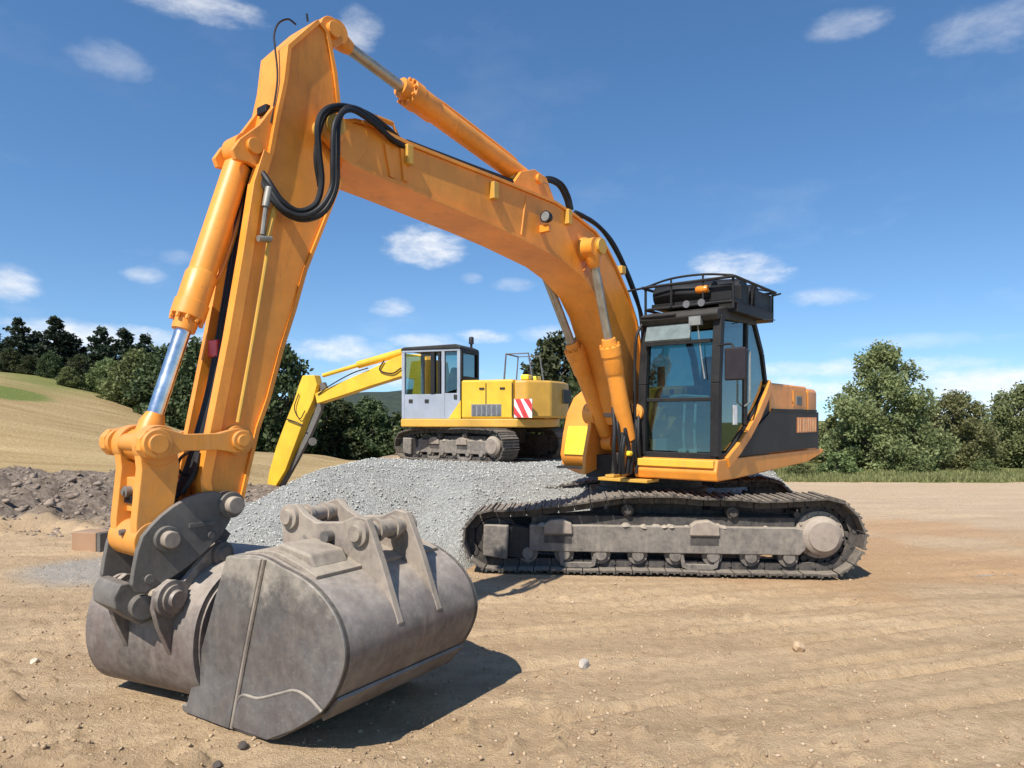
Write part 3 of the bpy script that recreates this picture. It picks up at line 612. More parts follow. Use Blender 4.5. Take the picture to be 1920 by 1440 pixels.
# ---- tracks
def make_track(fr_w, outer, P):
    """fr_w(u, w, z): along, across (positive = outer side), up.  Returns the belt with its chain, wheels and frame as children"""
    Lh, ri, rs, wd, pitch, th = P['half'], P['ri'], P['rs'], P['w'], P['pitch'], P['th']
    ui, us, zi, zs = -Lh+ri+th, Lh-rs-th, ri+th+P['gz'], rs+th+P['gz']
    path = []
    for k in range(25):                                   # round the idler, from below to the top
        a = -math.pi/2 - math.pi*k/24*.94; path.append((ui + ri*math.cos(a), zi + ri*math.sin(a)))
    for t in P['top']: path.append(t)
    for k in range(25):
        a = math.pi/2*1.06 - math.pi*k/24*1.03; path.append((us + rs*math.cos(a), zs + rs*math.sin(a)))
    path.append((ui*.5+us*.5, th+P['gz']))
    P2 = [Vector((*p, 0)) for p in path]; dens = []
    for i in range(len(P2)):
        a, c = P2[i], P2[(i+1) % len(P2)]
        for k in range(12): dens.append(a.lerp(c, k/12))
    tot = sum((dens[i]-dens[(i+1) % len(dens)]).length for i in range(len(dens))); n = round(tot/pitch); st = tot/n
    belt, chain = MB(), MB(); acc = 0; nxt = 0; cen = Vector(((ui+us)/2, .45, 0))
    for i in range(len(dens)):
        a, c = dens[i], dens[(i+1) % len(dens)]; ln = (c-a).length
        while nxt < acc + ln and ln > 0:
            p = a.lerp(c, (nxt-acc)/ln); d = (c-a).normalized(); nn = Vector((-d.y, d.x, 0))
            if i/len(dens) < .5 and False: pass
            # path runs bottom -> idler -> top -> sprocket, so outward is on the left of travel reversed
            out = nn
            j = random.uniform(-.004, .004)
            def q(s, h, w): v = p + d*s + out*(h+j); return fr_w(v.x, w, v.y)
            H = st*.47
            belt.add([q(-H, .0, -wd/2), q(H, .0, -wd/2), q(H, .0, wd/2), q(-H, .0, wd/2), q(-H, .022, -wd/2), q(H, .022, -wd/2), q(H, .022, wd/2), q(-H, .022, wd/2)],
                     [(0,1,2,3),(7,6,5,4),(0,4,5,1),(1,5,6,2),(2,6,7,3),(3,7,4,0)])
            for (s0, s1, hh) in ((-H, -H*.72, .040), (-.01, .012, .036), (H*.74, H, .040)):
                belt.add([q(s0, .02, -wd/2), q(s1, .02, -wd/2), q(s1, .02, wd/2), q(s0, .02, wd/2), q(s0, hh, -wd/2), q(s1, hh, -wd/2), q(s1, hh, wd/2), q(s0, hh, wd/2)],
                         [(0,1,2,3),(7,6,5,4),(0,4,5,1),(1,5,6,2),(2,6,7,3),(3,7,4,0)])
            for w0 in (-.11, .07):
                chain.add([q(-H*1.1, -.09, w0), q(H*.9, -.09, w0), q(H*.9, -.003, w0), q(-H*1.1, -.003, w0), q(-H*1.1, -.09, w0+.04), q(H*.9, -.09, w0+.04), q(H*.9, -.003, w0+.04), q(-H*1.1, -.003, w0+.04)],
                          [(0,1,2,3),(7,6,5,4),(0,4,5,1),(1,5,6,2),(2,6,7,3),(3,7,4,0)])
            chain.cyl(q(-H*.9, -.05, -.12), q(-H*.9, -.05, .12), .026, n=8)
            nxt += st
        acc += ln
    wv = (fr_w(0, 1, 0) - fr_w(0, 0, 0)).normalized()
    o = belt.build('track', M['track'], P['root'], smooth=25)
    chain.build('chain', M['track_dark'], o)
    b = MB(); b.turned(fr_w(ui, -.10, zi), wv, [(0, ri-.16), (.0, ri-.10), (.05, ri-.095), (.06, ri-.05), (.14, ri-.05), (.15, ri-.095), (.20, ri-.10), (.21, .16), (.24, .14)], 32); b.build('idler', M['track_dark'], o)
    b = MB(); b.turned(fr_w(us, -.12, zs), wv, [(0, rs-.16), (.06, rs-.10), (.16, rs-.10), (.17, rs-.2)], 32)
    for k in range(21):
        a = k*2*math.pi/21; b.cyl(fr_w(us+(rs-.09)*math.cos(a), -.08, zs+(rs-.09)*math.sin(a)), fr_w(us+(rs-.09)*math.cos(a), .06, zs+(rs-.09)*math.sin(a)), .035, n=8)
    spk = b.build('sprocket', M['track_dark'], o)
    b = MB(); b.turned(fr_w(us, .03, zs), wv, [(0, .27), (.07, .27), (.08, .225), (.17, .22), (.20, .19), (.21, .17), (.225, .165)], 32)
    for k in range(12):
        a = k*math.pi/6; b.cyl(fr_w(us+.245*math.cos(a), .09, zs+.245*math.sin(a)), fr_w(us+.245*math.cos(a), .125, zs+.245*math.sin(a)), .018, n=6)
    b.build('final_drive', M['dusty_steel'], o)
    fo = wd/2-.10                                          # outer face of the frame
    b = MB(); fz0, fz1 = P['fz']; f0, f1 = ui+.42, us-.28
    b.prism([(f0, fz0), (f1+.03, fz0), (f1+.10, fz0+.07), (f1+.10, fz1-.02), (f1, fz1), (f0, fz1)], lambda u, z, w: fr_w(u, w, z), -.15, fo)
    fr = b.build('track_frame', M['track_frame'], o, bevel=.012)
    b = MB(); b.prism([(ui-.02, zi-.22), (us-.05, zs-.27), (us-.05, zs+.2), (.3, fz1+.16), (-.4, fz1+.16), (ui+.1, zi+.2)], lambda u, z, w: fr_w(u, w, z), -.20, -.155); b.build('shade_backing', M['track_dark'], fr)  # dark sheet added behind the rollers, standing in for the shade there
    b = MB(); b.box(lambda u, w, z: fr_w(u, w, z), f0+.02, f1, -.13, fo-.09, fz1, fz1+.10); b.build('frame_top', M['track_dark'], fr)
    b = MB(); b.prism([(ui-.13, zi-.20), (ui+.16, zi-.24), (ui+.18, zi+.16), (ui-.12, zi+.17)], lambda u, z, w: fr_w(u, w, z), .12, fo+.02); b.build('idler_yoke', M['track_frame'], o, bevel=.02)
    b = MB(); b.prism([(ui+.16, zi-.22), (f0+.02, zi-.25), (f0+.02, zi+.12), (ui+.18, zi+.16)], lambda u, z, w: fr_w(u, w, z), .02, fo-.05); b.build('tension_housing', M['charcoal'], o, bevel=.01)
    rmud = random.Random(int(100*P['half'])+outer); mud = MB()
    for k in range(26):
        u = rmud.choice((-1.16, -.2, .3, .52, .8, rmud.uniform(f0, f1))) + rmud.gauss(0, .12); u = min(max(u, f0+.05), f1-.05); rr = rmud.uniform(.02, .05)
        mud.turned(fr_w(u, rmud.uniform(fo-.14, fo-.01), fz1-.012), (rmud.gauss(0,.15), rmud.gauss(0,.15), 1), [(0, rr*1.5), (rr*.45, rr*rmud.uniform(.9,1.3)), (rr*.9, rr*.45)], 7)
    mo = mud.build('caked_mud', M['dusty_steel'], fr, smooth=70); mo['kind'] = 'stuff'
    for u in P['slots']:
        b = MB(); b.box(lambda u_, w, z: fr_w(u_, w, z), u-.16, u+.16, fo-.02, fo+.004, fz0+.10, fz0+.19); b.build('slot', M['track_dark'], fr)
        b = MB(); b.prism([(u-.17, fz1-.10), (u+.17, fz1-.10), (u+.16, fz1+.02), (u+.05, fz1+.075), (u-.09, fz1+.06), (u-.16, fz1+.015)], lambda u_, z, w: fr_w(u_, w, z), fo-.18, fo+.035); b.build('step', M['dusty_steel'], fr, bevel=.015)
    nr = P['rollers']
    for k in range(nr):
        u = ui+.40 + (us-.36-ui-.40)*k/(nr-1)
        b = MB(); b.turned(fr_w(u, -.12, .215+P['gz']), wv, [(0, .115), (.05, .115), (.06, .085), (.2, .085), (.21, .115), (.26, .115), (.265, .07), (.31, .065)], 20); b.build('roller', M['track_frame'], o)
    for u in P['guards']:
        b = MB()
        g = lambda u_, z, w: fr_w(u_, w, z)
        b.prism([(u-.23, fz0), (u-.19, fz0), (u-.16, .115), (u+.16, .115), (u+.19, fz0), (u+.23, fz0), (u+.20, .085), (u+.14, .06), (u-.14, .06), (u-.20, .085)], g, .12, fo-.02); b.build('track_guard', M['track_frame'], o)
    for u in P['carriers']:
        zt = np.interp(u, [t[0] for t in P['top']], [t[1] for t in P['top']])
        b = MB(); b.turned(fr_w(u, -.12, zt-.16), wv, [(0, .07), (.26, .07), (.27, .04), (.30, .04)], 16); b.box(lambda u_, w, z: fr_w(u_, w, z), u-.05, u+.05, -.15, -.13, fz1-.02, zt-.1); b.build('carrier_roller', M['track_dark'], o)
    return o
PHI = R(5)
Dv = (math.cos(PHI), -math.sin(PHI)); Av = (math.sin(PHI), math.cos(PHI)); TC = (1.815, 9.46)
def trk(side):
    def fw(u, w, z):
        c = 1.195*side; ww = c - w if side < 0 else c + w
        ww = side*(1.195) + side*w
        return Vector((TC[0] + u*Dv[0] + ww*Av[0], TC[1] + u*Dv[1] + ww*Av[1], z))
    return fw
TP = dict(root=root, half=2.30, ri=.33, rs=.415, w=.60, pitch=.19, th=.055, gz=.0, fz=(.245,.555), rollers=8, slots=(-1.16,.52), guards=(-.93,.47), carriers=(-.35,.85),
          top=[(-1.45,.735),(-1.0,.80),(-.5,.875),(-.2,.90),(.2,.90),(.55,.875),(.85,.87),(1.1,.85),(1.45,.865)])
for side in (-1, 1): make_track(trk(side), side, TP)
tf = trk(-1)
b = MB()
cb = lambda u, w, z: Vector((TC[0]+u*Dv[0]+w*Av[0], TC[1]+u*Dv[1]+w*Av[1], z))
b.box(cb, -.75, .75, -.6, .6, .42, .85)
for s in (-1, 1): b.prism([(-1.3,.35),(-.7,.45),(-.5,.85),(.5,.85),(.7,.45),(1.3,.35)], lambda u, z, w: cb(u, w, z), s*.55, s*1.05)
b.build('carbody', M['track_dark'], root, bevel=.02)
b = MB(); b.turned(E.w(-1.1, 0, .84), (0,0,1), [(0, .74), (.05, .74), (.06, .68), (.14, .68), (.15, .72), (.25, .72)], 48); b.build('slew_ring', M['track_dark'], root)
# ------------------------------------------------------------------ loose bucket lying in front
SP0, SA = Vector((-2.01, 4.32, 0)), Vector((.55, .835, 0)); SA.normalize(); SPD = Vector((SA.y, -SA.x, 0))
def sb(s, z, a): return SP0 + SPD*s + SA*a + Vector((0, 0, z))
sbk = empty('loose_bucket', sb(.8, 0, .55))
tag(sbk, 'grey steel digging bucket without teeth lying loose on the dirt in front of the excavator', 'bucket')
WS = 1.12
arc = smoothpoly([(0,.0),(.45,.0),(.80,.02),(1.02,.13),(1.20,.25),(1.33,.40),(1.40,.58),(1.36,.74),(1.25,.86),(1.10,.94),(.92,.985),(.70,1.03),(.43,1.0)], 6)
b = MB(); b.strip(arc, .028, lambda s, z, a: sb(s, z, a), .0, WS); shell = b.build('shell', M['steel'], sbk, smooth=50)
out = [(s, z) for s, z in arc]
for a0, a1 in ((-.012, .028), (WS-.028, WS+.012)):
    b = MB(); b.prism(out, sb, a0, a1); b.build('side_plate', M['steel_plate'], sbk, bevel=.004)
lb0, lb1 = (.475,.012), (.77,1.025)
b = MB(); b.tube([sb(.475,.01,-.014), sb(.56,.31,-.016), sb(.66,.66,-.016), sb(.77,1.02,-.014)], .014, 8); b.build('weld_ridge', M['dusty_steel'], sbk)
b = MB(); b.prism([(.02,.0),(.46,.005),(.755,1.02),(.44,1.0)], sb, -.030, -.010); b.build('side_cutter', M['steel_plate'], sbk, bevel=.006)
wp = smoothpoly([(.49,.02),(.56,.21),(.72,.235),(.90,.30),(1.03,.345),(1.14,.33),(1.24,.28)], 5) + [(1.15,.215),(1.02,.132),(.80,.025)]
b = MB(); b.prism(wp, sb, -.026, -.010); b.build('corner_wear_plate', M['steel_plate'], sbk, bevel=.005)
b = MB(); b.tube([sb(s, z, -.021) for s, z in wp[:31]], .009, 8, 0); b.build('weld_bead', M['track_frame'], sbk)
b = MB(); b.strip([(-.02,-.002),(.30,-.002)], .04, sb, -.02, WS+.02); b.build('cutting_edge', M['steel_plate'], sbk, bevel=.005)
b = MB(); b.strip([(1.18,.215),(1.30,.345)], -.018, sb, .03, WS-.03); b.build('wear_strip', M['steel'], sbk)
b = MB(); b.strip(smoothpoly([(.50,1.02),(.74,1.05),(.95,1.01),(1.12,.955)]), -.03, sb, .05, WS-.05); b.build('top_plate', M['dusty_steel'], sbk, bevel=.006)
for a in (.385, .725):
    ear = [(.42,.98),(.41,1.16),(.45,1.245),(.54,1.27),(.62,1.21),(.72,1.17),(.95,1.19),(1.06,1.235),(1.15,1.225),(1.20,1.13),(1.27,.98),(1.40,.66),(1.37,.62),(1.28,.80),(1.08,.93),(.80,.99)]
    b = MB(); b.prism(ear, sb, a, a+.05); e = b.build('ear', M['dusty_steel'], sbk, bevel=.008)
    sgn = -1 if a < .5 else 1; a0 = a if a < .5 else a+.05
    for (s, z) in ((.50,1.19),(1.10,1.14)):
        b = MB(); b.turned(sb(s, z, a0), SA*sgn, [(0, .075), (.025, .075), (.03, .05), (.05, .045)], 24); b.build('pin_boss', M['dusty_steel'], e)
    b = MB(); b.tube([sb(.62,1.08,a0), sb(.68,1.02,a0+sgn*.0), sb(.72,1.03,a0)], .012, 6); b.build('weld_bead', M['coupler'], e)
for (s, z, r) in ((.50,1.19,.048),(1.10,1.14,.055)):
    b = MB(); b.cyl(sb(s, z, .40), sb(s, z, .76), r, n=22); b.cyl(sb(s, z, .50), sb(s, z, .53), r*1.3, n=22); b.cyl(sb(s, z, .64), sb(s, z, .67), r*1.3, n=22); b.build('bucket_pin', M['dusty_steel'], sbk)
b = MB(); b.prism([(.70,1.04),(1.05,.97),(1.0,1.05),(.75,1.09)], sb, .10, .36); b.build('gusset', M['dusty_steel'], sbk, bevel=.02)
b = MB(); b.cyl(sb(.86,1.10,.33), sb(.86,1.10,.386), .035); b.build('lock_pin', M['coupler'], sbk)

# ------------------------------------------------------------------ second excavator, standing on the raised ground behind
Z2 = .80
G = Frame(-.60, 17.0, R(90-21), Z2); G.F = (-math.cos(R(21)), math.sin(R(21))); G.L = (-math.sin(R(21)), -math.cos(R(21)))
root2 = empty('excavator', G.w(0, 0, 0))
tag(root2, 'smaller yellow excavator with grey cab standing behind the gravel heap', 'excavator')
GS, GP = G.side, G.plan
q = lambda x, y, l=1.2: G.px(x, y, l)
WB = 1.2
fcab, fcr, fend, frear = q(753,700)[0], q(862,700)[0], q(962,700)[0], q(1000,700)[0]
zt, zh, zd, zb = q(800,652)[1], q(900,712)[1], q(850,785)[1], q(850,801)[1]
b = MB(); b.prism([(fcab+.02,WB+.02),(fend-.1,WB+.02),(frear,WB-.45),(frear-.12,0),(frear,-WB+.45),(fend-.1,-WB),(fcab+.02,-WB)], GP, zb, zd); b.build('platform', M['amber_yellow'], root2, bevel=.03)
b = MB(); b.prism([(fcr-.03,WB),(fend,WB),(fend,-WB),(fcr-.03,-WB)], GP, zd, zh); hood2 = b.build('engine_hood', M['yellow'], root2, bevel=.05, seg=3)
b = MB(); b.prism([(fend-.01,WB-.01),(fend-.30,WB-.05),(frear-.25,WB-.5),(frear-.36,0),(frear-.25,-WB+.5),(fend-.3,-WB+.05),(fend-.01,-WB+.01)], GP, zd+.01, zh-.02); cw2 = b.build('counterweight', M['amber_yellow'], root2, bevel=.06, seg=3)
b = MB(); a, c = q(884,758,WB), q(940,780,WB); b.box(GS, c[0], a[0], c[1], a[1], WB-.01, WB+.01); vent = b.build('vent', M['interior_pale'], hood2)
for k in range(6):
    f0 = c[0] + (a[0]-c[0])*(k+.15)/6; b = MB(); b.box(GS, f0, f0+(a[0]-c[0])*.10, c[1]+.02, a[1]-.02, WB+.01, WB+.022); b.build('slat', M['grey'], vent)
for fx_ in (fcr-.02, (fcr+fend)/2, fend+.02):
    b = MB(); b.box(GS, fx_-.012, fx_+.012, zd+.05, zh-.08, WB-.004, WB+.004); b.build('panel_gap', M['charcoal'], hood2)
for fx_ in (fcr-.55, fcr-1.05): b = MB(); b.box(GS, fx_-.06, fx_+.06, zh-.22, zh-.18, WB, WB+.02); b.build('latch', M['charcoal'], hood2)
# red and white warning panel on the chamfered rear corner
cA, cB = Vector((fend-.05, WB+.01)), Vector((fend-.30, WB-.04)); cC = Vector((frear-.25, WB-.5))
def corner(u, z, d):
    p = cA.lerp(cC, u); n = Vector((cC.y-cA.y, -(cC.x-cA.x))).normalized(); n = n if n.y > 0 else -n
    return G.w(p.x+n.x*d, p.y+n.y*d, z)
hz0, hz1 = q(980,783)[1], q(980,748)[1]
side_n = lambda u, z, d: G.w(fend + .02 - u, WB - .02 + d, z)
b = MB(); b.box(lambda u, z, d: side_n(u, z, d), .05, .47, hz0, hz1, .02, .035); hp = b.build('hazard_panel', M['white'], root2)
b = MB()
for k in range(2):
    x0 = .05 + .02 + k*.20
    b.prism([(x0, hz1), (x0+.13, hz1), (x0+.33 if k == 0 else .47, hz0 if k == 0 else hz0+.19), (x0+.20, hz0)] if k == 0 else [(x0, hz1), (x0+.13, hz1), (.47, hz0+.30), (.47, hz0+.12)], side_n, .035, .04)
b.prism([(.05, hz0+.26), (.05, hz0+.08), (.13, hz0), (.24, hz0)], side_n, .035, .04)
b.build('red_stripe', M['red'], hp)
b = MB(); b.box(GP, frear-.385, frear-.34, -.45, .15, zd+.35, zh-.2); b.build('rear_grille', M['charcoal'], cw2, bevel=.1)
for l in (.75, .1): b = MB(); b.box(GP, fend-.25, fend-.05, l-.14, l+.14, zh-.01, zh+.12); b.build('filler_cap', M['lemon'], hood2, bevel=.04)
b = MB(); P4 = [(fcr-.85,.6,zh),(fcr-.90,.6,zh+.62),(fcr-1.45,.6,zh+.62),(fcr-1.55,.6,zh)]
b.tube([G.w(*p) for p in P4], .022, 8, 0); P4 = [(p[0],-.2,p[2]) for p in P4]; b.tube([G.w(*p) for p in P4], .018, 8, 0); b.tube([G.w(P4[1][0],.6,zh+.62), G.w(P4[1][0],-.2,zh+.62)], .018, 8, 0); b.build('guard_rail', M['grey'], hood2)
b = MB(); b.cyl(G.w(fcr-1.1,-.5,zh-.02), G.w(fcr-1.1,-.5,zh+.35), .06); b.build('exhaust', M['plastic'], hood2)
# cab of the second machine: panels round real openings
CL0, CL1 = .22, WB
def gbar(p, q_, t):
    p, q_ = G.w(*p), G.w(*q_); d = (q_-p).normalized(); up = Vector((0,0,1)) if abs(d.z) < .9 else Vector((G.F[0], G.F[1], 0))
    u = d.cross(up).normalized()*t; w = u.normalized().cross(d).normalized()*t
    b.add([p+u+w, p-u+w, p-u-w, p+u-w, q_+u+w, q_-u+w, q_-u-w, q_+u-w], [(0,1,2,3),(7,6,5,4),(0,4,5,1),(1,5,6,2),(2,6,7,3),(3,7,4,0)])
fw0, fw1, fd0, fd1 = q(768,700)[0], q(824,700)[0], q(832,700)[0], q(857,700)[0]
zw0, zw1, zdw = q(800,739)[1], q(800,661)[1], q(845,737)[1]
b = MB()
for l in (CL0, CL1-.04):
    for f in (fcab-.04, fd0+.02, fcr+.03): gbar((f, l, zd), (f, l, zt-.05), .04)
    gbar((fcab, l, zt-.05), (fcr, l, zt-.05), .045)
b.prism([(fcab,zd),(fcr,zd),(fcr,q(860,737)[1]),(fd0,zdw),(fd0,zw0),(fcab,zw0)], GS, CL1-.07, CL1-.01)
b.prism([(fcab,zd),(fcr,zd),(fcr,zw0),(fcab,zw0)], GS, CL0, CL0+.04)
b.box(GP, fcab-.05, fcab, CL0, CL1-.02, zd, zd+.5)
cab2 = b.build('cab', M['greyblue'], root2, bevel=.012)
b = MB(); b.prism([(fcab+.04,zt-.04),(fcab-.05,zt+.03),(fcr+.1,zt+.06),(fcr-.04,zt-.0),(fcr-.04,zt-.05)], GS, CL0-.03, CL1+.03); b.build('roof', M['charcoal'], cab2, bevel=.03)
b = MB(); b.box(GP, fcr-.02, fcr+.02, CL0, CL1-.02, zd, zh+.02)
for l in (CL0+.03, CL1-.06): gbar((fcr, l, zh), (fcr, l, zt-.03), .045)
gbar((fcr, CL0, zh+.05), (fcr, CL1-.05, zh+.05), .05); gbar((fcr, CL0, zt-.08), (fcr, CL1-.05, zt-.08), .05)
b.build('rear_frame', M['black'], cab2)
b = MB(); b.prism([(fd0-.04,zdw+.02),(fd1,zdw+.1),(fd1,zw1),(fd0-.04,zw1)], GS, CL1-.04, CL1-.035); b.build('door_window', M['glass'], cab2)
b = MB(); b.box(GP, fcr-.004, fcr+.004, CL0+.06, CL1-.1, zh+.1, zt-.12); b.build('rear_window', M['glass_dark'], cab2)
b = MB(); b.box(GP, fcab-.03, fcab-.02, CL0+.05, CL1-.08, zd+.5, zt-.1); b.build('windscreen', M['glass'], cab2)
b = MB(); gbar((fw1+.18, CL1-.05, zw0), (fw1+.18, CL1-.05, zw1), .05); gbar((fw1+.02, CL1-.05, zw0), (fw1+.02, CL1-.05, zw1), .03); b.build('sliding_frame', M['black'], cab2)
b = MB(); b.prism([(fcr+.5,zd+.3),(fcr+.95,zd+.3),(fcr+.95,zd+.5),(fcr+.55,zd+.55),(fcr+.35,zt-.45),(fcr+.25,zt-.45)], GS, .5, .95); b.build('seat', M['interior'], cab2, bevel=.04)
for x in (770, 800): b = MB(); p = q(x, 752, WB); b.box(GS, p[0]-.05, p[0]+.05, p[1]-.04, p[1]+.04, CL1-.012, CL1+.005); b.build('door_catch', M['charcoal'], cab2)
b = MB(); p = q(854, 744, WB); b.box(GS, p[0]-.04, p[0]+.04, p[1]-.05, p[1]+.05, CL1-.012, CL1+.01); b.build('door_handle', M['charcoal'], cab2)
b = MB(); b.turned(G.w(fcr+.05, .45, zt+.03), (0,0,1), [(0, .03), (.10, .03), (.10, .06), (.24, .06), (.27, .04)], 14); b.build('amber_beacon', M['mirror'], cab2)
b = MB(); b.prism([(fcr-.03,zd),(fcr+.28,zd),(fcr-.03,zd+.42)], GS, WB-.008, WB+.012); b.build('corner_panel', M['yellow'], cab2)
# boom, stick and tool of the second machine
LB = -.15
b = MB()
b.prism(G.poly([(590,738),(640,716),(690,694),(735,672),(757,664),(795,664),(812,700),(812,760),(770,760),(776,712),(752,706),(700,722),(640,742),(594,757)], LB+.16), GS, LB-.16, LB+.16)
boom2 = b.build('boom', M['yellow'], root2, bevel=.02)
b = MB(); x0 = G.px(800, 690, LB); b.prism([(x0[0]+.1,zd+.1),(x0[0]+.25,zd+1.0),(x0[0]+.05,zt-.15),(x0[0]-.5,zt-.2),(x0[0]-.7,zd+.1)], GS, LB-.22, LB+.22); b.build('boom_foot', M['yellow'], boom2, bevel=.03)
b = MB(); b.cyl(G.pt(606,704,LB), G.pt(680,682,LB), .055); b.cyl(G.pt(672,684,LB), G.pt(756,660,LB), .10); b.build('arm_cylinder', M['yellow'], root2)
b = MB(); b.tube([G.pt(690,690,LB+.2), G.pt(660,700,LB+.2), G.pt(620,722,LB+.2), G.pt(596,740,LB+.18)], .016, 8); b.tube([G.pt(720,676,LB+.2), G.pt(712,694,LB+.2), G.pt(735,700,LB+.2), G.pt(752,690,LB+.2)], .018, 8); b.build('hose', M['rubber'], root2)
b = MB(); b.prism(G.poly([(567,704),(589,703),(594,722),(587,750),(570,787),(553,833),(535,882),(508,926),(498,924),(504,886),(518,836),(536,788),(552,748),(560,722)], LB+.14), GS, LB-.14, LB+.14); st2 = b.build('dipper_stick', M['yellow'], root2, bevel=.02)
b = MB(); b.tube([G.pt(560,738,LB+.18), G.pt(552,765,LB+.2), G.pt(562,785,LB+.2), G.pt(572,770,LB+.2)], .014, 8); b.tube([G.pt(538,786,LB+.18), G.pt(556,792,LB+.2), G.pt(568,798,LB+.18)], .018, 8); b.build('hose', M['rubber'], st2)
b = MB(); b.prism(G.poly([(588,720),(598,716),(602,726),(592,772),(572,818),(546,868),(512,928),(506,924),(540,866),(564,815),(582,770)], LB+.2), GS, LB-.12, LB+.0); b.cyl(G.pt(586,828,LB-.1), G.pt(586,828,LB+.1), .11, n=14); b.build('breaker_frame', M['coupler'], st2)
# its tracks
PH2 = R(40); D2 = (math.cos(PH2), -math.sin(PH2)); A2 = (math.sin(PH2), math.cos(PH2)); T2 = (-.72, 17.15)
def trk2(side):
    def fw(u, w, z):
        ww = side*1.02 + side*w; return Vector((T2[0]+u*D2[0]+ww*A2[0], T2[1]+u*D2[1]+ww*A2[1], z+Z2))
    return fw
TP2 = dict(root=root2, half=1.80, ri=.31, rs=.34, w=.55, pitch=.18, th=.055, gz=.0, fz=(.20,.50), rollers=6, slots=(-.45,.45), guards=(-.5,.5), carriers=(-.3,.5),
           top=[(-1.3,.705),(-.9,.74),(-.4,.76),(0,.75),(.5,.765),(.9,.755),(1.3,.745)])
for side in (-1, 1): make_track(trk2(side), side, TP2)
b = MB(); b.box(lambda u, w, z: Vector((T2[0]+u*D2[0]+w*A2[0], T2[1]+u*D2[1]+w*A2[1], z+Z2)), -.7, .7, -.85, .85, .4, .75); b.cyl(G.w(-.0, 0, .7), G.w(-.0, 0, zb+.02), .6, n=32); b.build('carbody', M['track_dark'], root2)

# ------------------------------------------------------------------ terrain
def mound_h(x, y):
    """gravel heap: a long bank, steep towards the camera, lapping the big machine's tracks"""
    x = np.asarray(x, float); y = np.asarray(y, float)
    n = fbm(x*.55, y*.55, 5, 4)*.5
    front = 9.55 + .5*np.sin(x*.9+1.0) - .0*x + n*.6 - .35*sstep(-2.2, -4, x) + 1.05*sstep(1.0, 2.8, x) - 1.5*sstep(-1.4, -.5, x)*sstep(1.9, 1.1, x) + 1.0*sstep(2.0, 3.2, x)
    ridge = .96 + n*.10 - .06*np.cos(x*.8)
    ridge = ridge*sstep(-5.35, -2.75, x + n*.5) * (1 - sstep(4.75, 5.8, x + n*.3))
    # left flank keeps sloping to the ground
    prof = np.clip((y - front)/2.5, 0, 1); prof = prof*(1.35-.35*prof)
    prof = np.where(prof > .9, .9 + (prof-.9)*.8, prof)
    back = 1 - sstep(14.2, 16.6, y)*.30
    return np.clip(ridge*prof*back + n*.06*prof, 0, 3)
